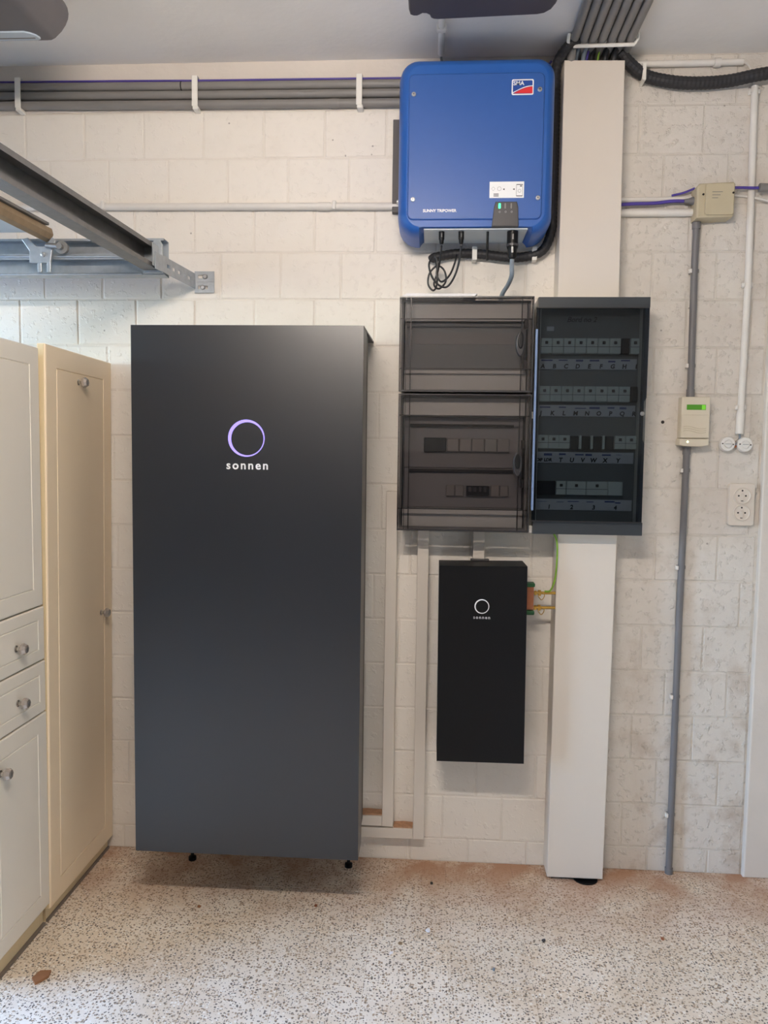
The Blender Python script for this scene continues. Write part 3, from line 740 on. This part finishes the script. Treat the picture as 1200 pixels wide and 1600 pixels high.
# thin white conduits at the ceiling and right wall
t = thing('ceiling_conduit', 'thin white conduit on the ceiling above the blue inverter', 'pipe', (.005, -.3, H-.01))
obj('pipe', tube([(.003, -2.2, H-.0095), (.006, -.045, H-.0095)], .0090, 10), 'wpipe', t, smooth=True)
obj('pipe_clip', box(-.0075, .0195, -.185, -.170, H-.022, H, .004, 2), 'wpipe', t)
obj('bend_wire', tube(smoothpath([(.006, -.045, H-.010), (.007, -.025, H-.016), (.018, -.008, H-.040), (.022, -.006, H-.060)], 4), .0035, 8), 'bodydark', t, smooth=True)
t = thing('wall_conduit', 'short white conduit below the ceiling right of the column top', 'pipe', (.7, -.009, 2.359))
obj('pipe', tube([(.535, -.009, 2.3585), (.850, -.009, 2.3600)], .0090, 10), 'wpipe', t, smooth=True)
obj('pipe_sleeve', tube([(.770, -.009, 2.3596), (.788, -.009, 2.3597)], .0125, 10), 'wpipe', t, smooth=True)
obj('bend_wire', tube(smoothpath([(.850, -.009, 2.3600), (.862, -.008, 2.356), (.874, -.006, 2.341), (.884, -.006, 2.315), (.8855, -.009, 2.292)], 4), .0030, 8), 'wpipe', t, smooth=True)
t = thing('wall_conduit', 'long white upright conduit ending above the two round boxes', 'pipe', (.887, -.0095, 1.32))
obj('pipe', tube([(.8850, -.0095, 2.293), (.8905, -.0095, 1.75), (.8855, -.0095, 1.325)], .0095, 12), 'wpipe', t, smooth=True)
obj('pipe_sleeve', tube([(.8862, -.0095, 1.385), (.8855, -.0095, 1.3235)], .0115, 12), 'wpipe', t, smooth=True)
for z, x in ((2.279, .885), (1.747, .8905), (1.400, .8865)):
    obj('pipe_clip', box(x-.0155, x+.0155, -.0120, 0, z-.007, z+.007, .003, 2), 'wpipe', t)
    obj('clip_head', box(x-.0125, x-.0105, -.0200, -.0120, z-.005, z+.005), 'wpipe', t)
# round boxes below it
def round_box(x, z, lb):
    t = thing('round_junction', lb, 'junction box', (x, -.012, z), 'pair of round white boxes')
    obj('cup', lathe((x, 0, z), (0, -1, 0), [(.0200, 0), (.0215, .006), (.0215, .017), (.0195, .0205), (.0130, .0205), (.0125, .0190), (.0105, .0190), (.0098, .0225), (.004, .0230)], 28), 'porc', t, smooth=True)
    for s in (-1, 1):
        obj('screw_hole', lathe((x+s*.0150, -.0203, z-.001*s), (0, -1, 0), [(.0020, 0), (.0020, .0006)], 10), 'hole', t)
    obj('slot', box(x-.008, x+.008, -.0233, -.0228, z-.0008, z+.0008), 'inkgrey', t)
round_box(.8505, 1.2940, 'left one of two round white boxes under the white conduit')
round_box(.8995, 1.2930, 'right one of two round white boxes under the white conduit')
tag(obj('short_wire', tube(smoothpath([(.8855, -.0095, 1.327), (.887, -.010, 1.312), (.882, -.010, 1.300), (.8755, -.011, 1.2935), (.8722, -.011, 1.2940)], 5), .0030, 8), 'gcable', loc=(.885, -.01, 1.327), smooth=True), 'short bent grey wire between the white conduit and the round boxes', 'wire')
tag(obj('wire_splice', tube([(.8725, -.011, 1.2880), (.8775, -.011, 1.2875)], .0040, 8), 'copper', loc=(.875, -.011, 1.288), smooth=True), 'small brown wire joint between the two round white boxes', 'wire')

# junction box with its conduits
t = thing('junction_box', 'beige square junction box on the wall right of the column', 'junction box', (.780, -.02, 1.922))
jb = prism([(.7270, 1.9220), (.8240, 1.9250), (.8290, 1.9300), (.8300, 2.0150), (.8250, 2.0210), (.7330, 2.0170), (.7250, 2.0080)], -.050, 0, 'y', .006, 3)
obj('box_body', jb, 'beige', t, smooth=True)
obj('box_lid', prism(rrect(.7475, .8250, 1.9290, 2.0140, .006), -.056, -.048, 'y', .0025, 2), 'beige', t, smooth=True)
for sx, sz in ((.7425, 1.9860), (.8220, 1.9880)):
    obj('lid_screw', lathe((sx, -.0500 if sx < .75 else -.0555, sz), (0, -1, 0), [(.003, -.001), (.003, .002)], 10), 'hole', t)
for i in range(3): obj('embossed_line', box(.7650, .7930-.006*i, -.0566, -.0560, 1.9900-.0080*i, 1.9915-.0080*i), 'bodydark', t)
obj('gland', lathe((.7275, -.020, 1.9780), (-1, 0, 0), [(.011, -.002), (.011, .006), (.007, .016), (.005, .028)], 14), 'dpipe', t, smooth=True)
tag(obj('box_conduit', tube([(.5240, -.0075, 1.9860), (.6250, -.0075, 1.9860), (.7240, -.0075, 1.9880)], .0075, 10), 'wpipe', loc=(.62, -.008, 1.986), smooth=True), 'thin white conduit from the column to the beige box, the upper of two', 'pipe')
tag(obj('box_conduit', tube([(.5240, -.0105, 1.9490), (.7265, -.0105, 1.9490)], .0105, 10), 'wpipe', loc=(.62, -.01, 1.949), smooth=True), 'white pipe from the column to the beige box, the lower of two', 'pipe')
tag(obj('purple_cable', tube(smoothpath([(.5240, -.0185, 1.9700), (.560, -.0195, 1.9715), (.620, -.0195, 1.9730), (.665, -.0195, 1.9780), (.699, -.020, 1.9780)], 6), .0048, 8), 'purple', loc=(.6, -.02, 1.97), smooth=True), 'purple cable from the column into the beige box gland', 'cable')
tag(obj('purple_cable', tube(smoothpath([(.668, -.0105, 1.9965), (.700, -.012, 2.0035), (.7285, -.020, 2.0130)], 6), .0032, 8), 'purple', loc=(.70, -.02, 2.0), smooth=True), 'short purple cable slanting up to the beige box corner', 'cable')
tag(obj('purple_cable', tube([(.8290, -.0225, 2.0130), (.8600, -.0235, 2.0125), (.9050, -.0245, 2.0110)], .0040, 8), 'purple', loc=(.86, -.022, 2.012), smooth=True), 'purple cable leaving the beige box to the right', 'cable')
tag(obj('grey_conduit', tube([(.9020, -.0285, 2.0110), (1.10, -.0285, 2.0040)], .0115, 12), 'pipe', loc=(.95, -.03, 2.01), smooth=True), 'grey conduit at the right edge taking up the purple cable', 'pipe')
tag(obj('thin_wire', tube(smoothpath([(.8290, -.008, 1.9985), (.870, -.007, 1.9945), (.900, -.007, 1.9900), (.930, -.019, 1.9780), (.955, -.021, 1.9680)], 5), .0035, 8), 'wpipe', loc=(.87, -.008, 1.99), smooth=True), 'thin white wire drooping right from the beige box', 'wire')

# grey upright conduits with the thermostat
def upright(pts, label, sleeves, clips):
    t = thing('upright_conduit', label, 'pipe', pts[-1])
    obj('pipe', tube(pts, .0098, 12), 'dpipe', t, smooth=True)
    for a, b_ in sleeves: obj('pipe_sleeve', tube([a, b_], .0118, 12), 'dpipe', t, smooth=True)
    for x, z in clips:
        obj('pipe_clip', box(x-.0135, x+.0125, -.0120, 0, z-.006, z+.006, .002, 1), 'pipe', t)
        obj('clip_head', box(x-.0165, x-.0095, -.0190, -.0060, z-.007, z+.005, .001, 1), 'wpipe', t)
upright([(.7400, -.0105, 1.9215), (.7390, -.0105, 1.80), (.7420, -.0105, 1.4320)], 'grey upright conduit between the beige box and the thermostat', [((.740, -.0105, 1.9215), (.740, -.0105, 1.903)), ((.742, -.0105, 1.450), (.742, -.0105, 1.4285))], [(.7400, 1.786), (.7410, 1.518)])
upright([(.7380, -.0105, 1.2840), (.7355, -.0105, .80), (.7350, -.0105, .001)], 'long grey upright conduit from the thermostat down to the floor', [((.738, -.0105, 1.2840), (.738, -.0105, 1.262)), ((.735, -.0105, .018), (.735, -.0105, .0005))], [(.7375, 1.217), (.7360, .932), (.7350, .545), (.7350, .183)])
t = thing('thermostat', 'beige wall thermostat with a green lit display', 'thermostat', (.750, -.02, 1.285))
obj('back_shell', box(.7115, .7915, -.012, 0, 1.2900, 1.4270, .003), 'therm', t)
obj('front_shell', box(.7090, .7900, -.040, -.012, 1.3085, 1.4270, .004), 'therm', t, smooth=True)
obj('lower_lip', prism([(.7070, 1.3075), (.7060, 1.2900), (.7200, 1.2865), (.7480, 1.2850), (.7760, 1.2865), (.7900, 1.2900), (.7895, 1.3075)], -.042, -.008, 'y', .003, 2), 'therm', t, smooth=True)
obj('flap', box(.7105, .7885, -.0415, -.039, 1.3100, 1.3755, .0008, 1), 'therm', t)
for i in range(3):
    pts = [(.716+.064*k/16, -.0416, 1.3390-.006*i+.0035*math.sin(k/16*math.pi*1.7+.6)) for k in range(17)]
    obj('wave_line', tube(pts, .0007, 6), 'beige', t)
lc = obj('display', box(.7240, .7775, -.0404, -.0395, 1.3895, 1.4045), 'lcd', t); lc['label'] = 'green lit display'
obj('display_glint', box(.7660, .7765, -.0407, -.0404, 1.3905, 1.4035), 'lcdl', lc)
obj('indicator', lathe((.7295, -.0418, 1.2985), (0, -1, 0), [(.0032, 0), (.0028, .0012), (.001, .0016)], 12), 'ledw', t)

# double socket
t = thing('double_socket', 'old white double power socket low on the wall beside the pier', 'socket', (.900, -.01, 1.058))
obj('plate', prism(rrect(.8625, .9365, 1.0580, 1.1810, .008), -.014, .0, 'y', .003, 3), 'socket', t, smooth=True)
for z in (1.1450, 1.0955):
    c = obj('outlet', lathe((.8995, -.014, z), (0, -1, 0), [(.0245, 0), (.0245, .0030), (.0225, .0040), (.0210, .0025), (.0200, .0012), (.004, .0010)], 32), 'socket', t, smooth=True)
    for hx, hz in ((-.0100, 0.0), (.0100, .000), (0, .0150)):
        obj('hole', lathe((.8995+hx, -.0150, z+hz), (0, -1, 0), [(.0026, 0), (.0026, .0005)], 12), 'hole', c)
    obj('centre_bar', box(.8950, .9040, -.0175, -.0148, z-.0140, z+.0060, .001), 'socket', c)
    obj('centre_bar_slot', box(.8960, .9030, -.0155, -.0148, z-.0160, z-.0140), 'hole', c)
tag(obj('wall_hole', lathe((.6700, .0018, 1.3560), (0, -1, 0), [(.0045, 0), (.0050, .0012), (.003, .0016)], 9), 'hole', loc=(.67, .001, 1.356)), 'dark drilled hole in the wall left of the thermostat', 'hole')

# ================================================================== CABLE DUCTS
def duct(pieces, name, label, d=.040):
    x0, x1, z0, z1 = pieces
    return tag(obj(name, prism([(x0, z0), (x1, z0), (x1, z1), (x0, z1)], -d, 0, 'y', .0012, 1), 'cream', loc=((x0+x1)/2, -d/2, z0)), label, 'cable duct')
duct((-.1330, -.0995, .1225, 1.1430), 'cable_duct', 'taller cream upright cable duct beside the tall battery cabinet')
duct((-.0385, -.0050, .0870, 1.0375), 'cable_duct', 'cream upright cable duct left of the small black box')
duct((-.2600, -.1335, .1235, .1545), 'cable_duct', 'short cream horizontal duct, upper one behind the battery cabinet foot')
duct((-.2600, -.0390, .0870, .1180), 'cable_duct', 'longer cream horizontal duct, lowest one above the floor')
duct((.1250, .1595, .9445, 1.0375), 'cable_duct', 'short cream duct between the smoked enclosure and the small black box', .034)
# brick dust lying on the ducts
for x0, x1, z, lb in ((-.225, -.134, .1545, 'orange brick dust on the upper horizontal duct'), (-.098, -.040, .1180, 'orange brick dust on the lower horizontal duct')):
    b = prism([(x0, z), (x1, z), (x1, z+.004), ((x0+x1)/2, z+.006), (x0, z+.004)], -.034, -.001, 'y')
    o = obj('brick_dust', b, mat('brick_dust', (186, 142, 110), .9, noise=.25, nscale=90, bump=1, bscale=300), loc=((x0+x1)/2, -.02, z)); o['kind'] = 'stuff'; tag(o, lb, 'dust')

# ================================================================== EARTH TERMINAL
t = thing('earth_terminal', 'copper and brass earth terminal between the small black box and the column', 'terminal', (.31, -.06, .80))
obj('copper_plate', prism(rrect(.2775, .2995, .8090, .8780, .003), -.085, -.070, 'y', .001), 'copper', t)
obj('bracket', box(.2800, .2920, -.070, 0, .835, .850), 'copper', t)
for z in (.8820, .8010):
    obj('clamp', prism(rrect(.2775, .3020, z-.006, z+.006, .004), -.092, -.066, 'y', .002), 'earthg', t)
for z in (.8575, .8145):
    r = obj('rod', tube([(.2900, -.078, z), (.3620, -.078, z+.001)], .0042, 10), 'brass', t, smooth=True)
    obj('nut', lathe((.3120, -.078, z), (1, 0, 0), [(.0095, 0), (.0095, .008)], 6), 'brass', r)
    obj('nut', lathe((.3020, -.078, z), (1, 0, 0), [(.0075, 0), (.0075, .006)], 6), 'brass', r)
    obj('wire_loop', tube(smoothpath([(.318, -.082, z+.006), (.330, -.086, z-.004), (.322, -.088, z-.018), (.312, -.086, z-.008)], 5), .0012, 6), 'brass', r)
tag(obj('earth_wire', tube(smoothpath([(.3520, -.060, 1.0350), (.3600, -.088, 1.010), (.3620, -.090, .965), (.3585, -.089, .905), (.3470, -.086, .868), (.3300, -.084, .8635)], 8), .0027, 8), 'earthw', loc=(.352, -.06, 1.035), smooth=True), 'green and yellow earth wire hanging from the fuse cabinet', 'wire')

# ================================================================== WARDROBES AT THE LEFT
def routed(x, y0, y1, z0, z1, th, marg, gw=.0045, gd=.0022, lean=0.0, round_=.004):
    """furniture front facing +x with a routed rectangular groove"""
    bm = bmesh.new(); R = []
    def ring(ins, dx):
        return [bm.verts.new((x+dx+lean*((zz-z0)/(z1-z0)), yy, zz)) for yy, zz in ((y0+ins, z0+ins), (y1-ins, z0+ins), (y1-ins, z1-ins), (y0+ins, z1-ins))]
    for ins, dx in ((0, -th), (0, -round_), (round_*.35, -round_*.3), (round_, 0), (marg, 0), (marg+gw*.35, -gd), (marg+gw*.65, -gd), (marg+gw, 0)):
        R.append(ring(ins, dx))
    for A, B in zip(R, R[1:]):
        for i in range(4): bm.faces.new((A[i], A[(i+1) % 4], B[(i+1) % 4], B[i]))
    bm.faces.new(R[0][::-1]); bm.faces.new(R[-1]); return bm
def knob(parent, x, y, z):
    k = obj('knob', lathe((x, y, z), (1, 0, 0), [(.0085, 0), (.0085, .002), (.005, .004), (.0045, .012)], 14), 'chrome', parent)
    obj('crystal', lathe((x, y, z), (1, 0, 0), [(.006, .010), (.0135, .015), (.0145, .021), (.0105, .027), (.0085, .0275)], 8), 'crystal', k)
    obj('knob_centre', lathe((x, y, z), (1, 0, 0), [(.0060, .0272), (.0060, .0285), (.002, .0290)], 12), 'dsteel', k)
XF = -.982
t = thing('tall_wardrobe', 'narrow ivory wardrobe with one full-height door standing against the block wall', 'wardrobe', (-1.19, -.21, 0))
obj('carcass', box(-1.40, XF-.028, -.402, -.008, .045, 1.500), 'furn', t)
obj('plinth', box(-1.38, XF-.020, -.400, -.010, 0, .045), 'edge', t)
obj('plinth_edge', box(XF-.020, XF-.014, -.400, -.010, 0, .007), 'plinthgrey', t)
d = obj('door', routed(XF-.004, -.404, -.006, .040, 1.517, .022, .055, lean=.012), 'furn', t)
obj('edge_band', prism([(XF-.0235, .042), (XF-.0085, .042), (XF+.0035, 1.515), (XF-.0115, 1.515)], -.4055, -.404, 'y'), 'edge', d)
knob(d, XF+.006, -.2230, 1.4370); knob(d, XF+.001, -.0860, .7690)
t = thing('drawer_wardrobe', 'pale wardrobe with two middle drawers at the left edge of the picture', 'wardrobe', (-1.19, -.55, 0))
obj('carcass', box(-1.40, XF-.024, -.678, -.412, .060, 1.490), 'furn2', t)
obj('plinth', box(-1.38, XF-.022, -.640, -.412, 0, .060), 'edge', t)
obj('plinth_edge', box(XF-.022, XF-.014, -.625, -.412, 0, .007), 'plinthgrey', t)
for y0, y1, z0, z1, nm, mg, kn in ((-.682, -.416, .8555, 1.5040, 'door', .045, None), (-.682, -.412, .7145, .8520, 'drawer', .030, (-.5490, .7740)), (-.682, -.410, .5790, .7110, 'drawer', .030, (-.5455, .6400)), (-.682, -.4085, .0580, .5755, 'door', .045, (-.6280, .5000))):
    d = obj(nm, routed(XF-.003, y0, y1, z0, z1, .020, mg), 'furn2', t)
    if kn: knob(d, XF-.003, kn[0], kn[1])

# ================================================================== GARAGE DOOR GEAR
t = thing('door_track', 'galvanised double door track running level along the wall above the wardrobes', 'track', (-1.9, -.05, 1.765))
def cprof(z0, z1, y0, y1, lip=.010, th=.0018):
    """C channel open to -y as polygon in (y, z)"""
    return [(y1, z0), (y0, z0), (y0, z0+lip), (y0+th, z0+lip), (y0+th, z0+th), (y1-th, z0+th), (y1-th, z1-th), (y0+th, z1-th), (y0+th, z1-lip), (y0, z1-lip), (y0, z1), (y1, z1)]
xe = -.741
obj('upper_rail', prism(cprof(1.784, 1.831, -.200, -.160, .006), -3.15, xe, 'x'), 'steel', t)
obj('lower_rail', prism(cprof(1.733, 1.781, -.200, -.160, .006), -3.15, xe, 'x'), 'steel', t)
obj('rail_lip', tube([(-3.15, -.2015, 1.7825), (xe-.06, -.2015, 1.7825)], .0040, 8), 'steel', t)
obj('rail_lip', tube([(-3.15, -.2005, 1.7345), (xe-.06, -.2005, 1.7345)], .0035, 8), 'steel', t)
for x in (-2.6, -1.7): obj('wall_bracket', box(x-.02, x+.02, -.160, 0, 1.742, 1.80), 'steel', t)
t = thing('cross_beam', 'galvanised channel beam reaching out from the wall with a slotted end strap', 'beam', (-.79, -.9, 1.74))
bx = -.7515
def skew(b):
    for v in b.verts: v.co.x += .065*(v.co.y+.206)
    return b
def cbeam():
    z0, z1, xa, xb, th, lip = 1.742, 1.806, bx-.040, bx, .002, .012
    poly = [(xa, z0), (xb, z0), (xb, z0+lip), (xb-th, z0+lip), (xb-th, z0+th), (xa+th, z0+th), (xa+th, z1-th), (xb-th, z1-th), (xb-th, z1-lip), (xb, z1-lip), (xb, z1), (xa, z1)]
    return skew(prism(poly, -2.34, -.214, 'y'))
obj('channel', cbeam(), 'dsteel', t)
obj('end_plate', prism([(-.792, 1.735), (-.741, 1.735), (-.741, 1.812), (-.748, 1.823), (-.762, 1.823), (-.772, 1.812), (-.792, 1.812)], -.2135, -.2065, 'y', .001), 'steel', t)
ep = obj('end_bracket', box(bx+.0005, bx+.003, -.262, -.2065, 1.745, 1.803), 'steel', t)
obj('bolt', lathe((bx+.003, -.240, 1.775), (1, 0, 0), [(.006, 0), (.006, .004)], 6), 'black2', ep)
def slotted(p0, p1, w, th, slots):
    """upright flat bar in the plane from p0 to p1 (x,y), slots as (start,end) distances"""
    b = bmesh.new(); d = Vector((p1[0]-p0[0], p1[1]-p0[1], 0)); L = d.length; d.normalize(); n_ = Vector((d.y, -d.x, 0))
    def bar(s0, s1, z0, z1):
        vs = []
        for z in (z0, z1):
            for s, k in ((s0, 0), (s1, 0), (s1, 1), (s0, 1)):
                q = Vector((p0[0], p0[1], 0))+d*s+n_*th*k; vs.append(b.verts.new((q.x, q.y, z)))
        for f in ((0,3,2,1),(4,5,6,7),(0,1,5,4),(1,2,6,5),(2,3,7,6),(3,0,4,7)): b.faces.new([vs[i] for i in f])
    zc, h = w
    bar(0, L, zc-h/2, zc-.005); bar(0, L, zc+.005, zc+h/2)
    s = 0
    for a, e in slots:
        bar(s, a, zc-.005, zc+.005); s = e
    bar(s, L, zc-.005, zc+.005)
    return b
obj('slotted_strap', slotted((bx+.0035, -.250), (-.7165, -.004), (1.7600, .044), .003, [(.065, .083), (.098, .116), (.131, .149), (.170, .178), (.195, .215)]), 'steel', t)
wpz = obj('wall_plate', slotted((-.7165, -.0030), (-.657, -.0030), (1.7730, .031), .003, [(.010, .040)]), 'steel', t)
wpy = obj('wall_plate', slotted((-.7165, -.0030), (-.657, -.0030), (1.7415, .031), .003, [(.010, .040)]), 'steel', t)
for sx, sz in ((-.685, 1.7730), (-.692, 1.7415)):
    obj('bolt', lathe((sx, -.003, sz), (0, -1, 0), [(.0075, 0), (.0075, .003), (.0050, .0055)], 12), 'screw', wpz)

t = thing('garage_door', 'open sectional garage door lying flat overhead at the left edge', 'garage door', (-2.1, -1.3, 1.84))
obj('door_panel', skew(box(-3.10, -1.085, -2.28, -.225, 1.840, 1.876, .003)), 'doorwhite', t)
for x in (-1.58, -2.08, -2.58): obj('section_joint', skew(box(x-.004, x+.004, -2.26, -.24, 1.8380, 1.840)), 'bodydark', t)
obj('edge_profile', skew(prism([(-1.085, 1.828), (-1.068, 1.820), (-1.054, 1.826), (-1.048, 1.840), (-1.052, 1.856), (-1.085, 1.872)], -2.28, -.205, 'y', .002)), 'tan', t)
obj('edge_seal', skew(box(-1.0840, -1.0440, -2.28, -.232, 1.8575, 1.8650, .001)), 'dsteel', t)
rb = obj('roller_bracket', prism([(-1.112, 1.762), (-1.052, 1.762), (-1.048, 1.795), (-1.036, 1.822), (-1.048, 1.831), (-1.068, 1.806), (-1.092, 1.808), (-1.116, 1.830), (-1.134, 1.826), (-1.112, 1.795)], -.2160, -.2085, 'y', .002), 'steel', t)
for x in (-1.058, -1.084): obj('bracket_leg', box(x-.006, x+.006, -.2150, -.2085, 1.737, 1.768, .002), 'steel', rb)
obj('roller', lathe((-1.018, -.222, 1.802), (0, 1, 0), [(.008, -.014), (.008, -.002), (.0175, 0), (.0175, .010), (.010, .012)], 20), 'bodydark', t)
obj('roller_axle', tube([(-1.060, -.220, 1.808), (-1.018, -.230, 1.802)], .007, 10), 'dsteel', t)
obj('bracket_bolt', lathe((-1.072, -.2160, 1.784), (0, -1, 0), [(.007, 0), (.007, .004), (.003, .005)], 6), 'screw', rb)

# overhead plastic units
t = thing('door_opener', 'grey opener unit with a frosted lens in the top left corner', 'door opener', (-1.2, -.8, 2.24))
prof = [(-1.62, 2.240), (-.950, 2.240), (-.938, 2.2405), (-.928, 2.245), (-.912, 2.260), (-.902, 2.274), (-.896, 2.288), (-.8945, 2.300), (-.897, 2.314), (-.903, 2.326), (-.914, 2.336), (-1.62, 2.340)]
obj('casing', prism(prof, -1.10, -.4185, 'y', .012, 4), 'opener', t, smooth=True)
obj('lens', prism([(-1.55, -.4250), (-.968, -.4250), (-.960, -.4280), (-.958, -.4340), (-.962, -.4450), (-.972, -.4560), (-.985, -.4620), (-1.55, -.4640)], 2.2360, 2.2420, 'z', .002), 'lens', t, smooth=True)
obj('lens_rib', box(-1.54, -.968, -.4390, -.4360, 2.2352, 2.2362), 'opener', t)
for x in (-1.40, -1.0): obj('hanger', box(x-.015, x+.015, -.80, -.76, 2.335, H), 'steel', t)
t = thing('ceiling_unit', 'dark plastic unit hanging from the ceiling above the blue inverter', 'housing', (.10, -.55, 2.30))
poly = [(-.0735, -.760), (-.0735, -.4000), (-.0710, -.3820), (-.0630, -.3765), (-.0540, -.3760), (-.0480, -.3800), (-.0410, -.3860), (-.0320, -.3850), (-.0250, -.3790), (-.0210, -.3660), (-.0140, -.3610), (-.0030, -.3595), (.2320, -.3710), (.2480, -.3760), (.2620, -.3910), (.2700, -.4150), (.2730, -.4400), (.2730, -.760)]
obj('casing', prism(poly, 2.300, 2.350, 'z', .004, 2), 'opener2', t)
obj('hanger', box(.07, .13, -.62, -.56, 2.350, H), 'steel', t)

# ================================================================== CEILING LAMP (behind the camera)
em = bpy.data.materials.new('lamp_tube'); em.use_nodes = True
e_ = em.node_tree.nodes['Principled BSDF']; e_.inputs['Base Color'].default_value = (1, 1, 1, 1)
e_.inputs['Emission Color'].default_value = LAMP_C + (1,); e_.inputs['Emission Strength'].default_value = LAMP_W
def batten(cx, cy, lb):
    t = thing('batten_lamp', lb, 'lamp', (cx, cy, H))
    zl = H-.31
    obj('lamp_base', box(cx-.36, cx+.36, cy-.03, cy+.03, zl+.025, zl+.06, .004), 'wplastic', t)
    obj('lamp_tube', tube([(cx-.34, cy, zl), (cx+.34, cy, zl)], .022, 12), em, t, smooth=True)
    for x in (cx-.34, cx+.34): obj('lamp_holder', box(x-.015, x+.015, cy-.02, cy+.02, zl-.025, zl+.03, .004), 'wplastic', t)
    for x in (cx-.25, cx+.25): obj('hanger', box(x-.006, x+.006, cy-.006, cy+.006, zl+.06, H), 'steel', t)
batten(-.20, -1.82, 'white batten lamp hanging above the viewer')

# ================================================================== DARK CABINETS ADDED BEHIND THE VIEWER TO DARKEN THE BATTERY FRONT'S REFLECTION
for i in range(4):
    x0 = -2.3+1.0*i
    t = thing('added_dark_cabinet', 'dark grey cabinet added unseen behind the viewer for the battery front to reflect, %s in the row' % ('first', 'second', 'third', 'fourth')[i], 'cabinet', (x0+.48, -4.5, 0), 'dark cabinets added behind the viewer for reflection')
    obj('carcass', box(x0, x0+.98, -4.79, -4.32, .06, 1.30, .004), 'dgrey', t)
    obj('plinth', box(x0+.03, x0+.95, -4.78, -4.36, 0, .06), 'black2', t)
    for k in (0, 1):
        d = obj('door', box(x0+.006+.487*k, x0+.487+.487*k, -4.32, -4.300, .07, 1.29, .003), 'dgrey', t)
        hx = x0+(.455 if k == 0 else .52)
        obj('handle', tube([(hx, -4.29, .60), (hx, -4.29, .78)], .006, 8), 'steel', d)

# ================================================================== CRUMBS ON THE FLOOR
b = prism([(-.922, -.622), (-.905, -.640), (-.886, -.612), (-.890, -.592), (-.915, -.596)], 0, .0065, 'z', .001)
tag(obj('card_scrap', b, 'chip', loc=(-.905, -.612, 0)), 'brown card scrap on the floor by the left wardrobes', 'scrap')
def crumb(x, y, r, m_, lb, h=.004):
    n = 6; pts = [(x+r*random.uniform(.6, 1.1)*math.cos(2*math.pi*i/n), y+r*random.uniform(.6, 1.1)*math.sin(2*math.pi*i/n)) for i in range(n)]
    tag(obj('crumb', prism(pts, 0, h, 'z', .0008, 1), m_, loc=(x, y, 0)), lb, 'crumb')
crumb(.012, -.356, .0075, 'sheet', 'white plaster crumb on the floor in front of the ducts')
crumb(-.080, -.457, .006, 'sheet', 'white plaster crumb nearest the middle of the floor')
crumb(.310, -.374, .006, 'dgrey', 'dark crumb on the floor before the cream column')
crumb(-.62, -.30, .006, 'chip', 'small brown crumb on the floor before the battery cabinet')
crumb(.62, -.34, .006, 'copper', 'reddish crumb on the floor right of the cream column')
crumb(.172, -.500, .004, 'gcable', 'tiny blue plastic bit on the floor', .006)
crumb(-.06, -.415, .008, 'tan', 'yellowish crumb on the floor right of the battery cabinet', .002)
crumb(-.30, -.270, .006, 'copper', 'reddish brick crumb at the edge of the battery shadow')
crumb(.02, -.13, .006, 'gap', 'dark crumb close to the wall below the ducts')
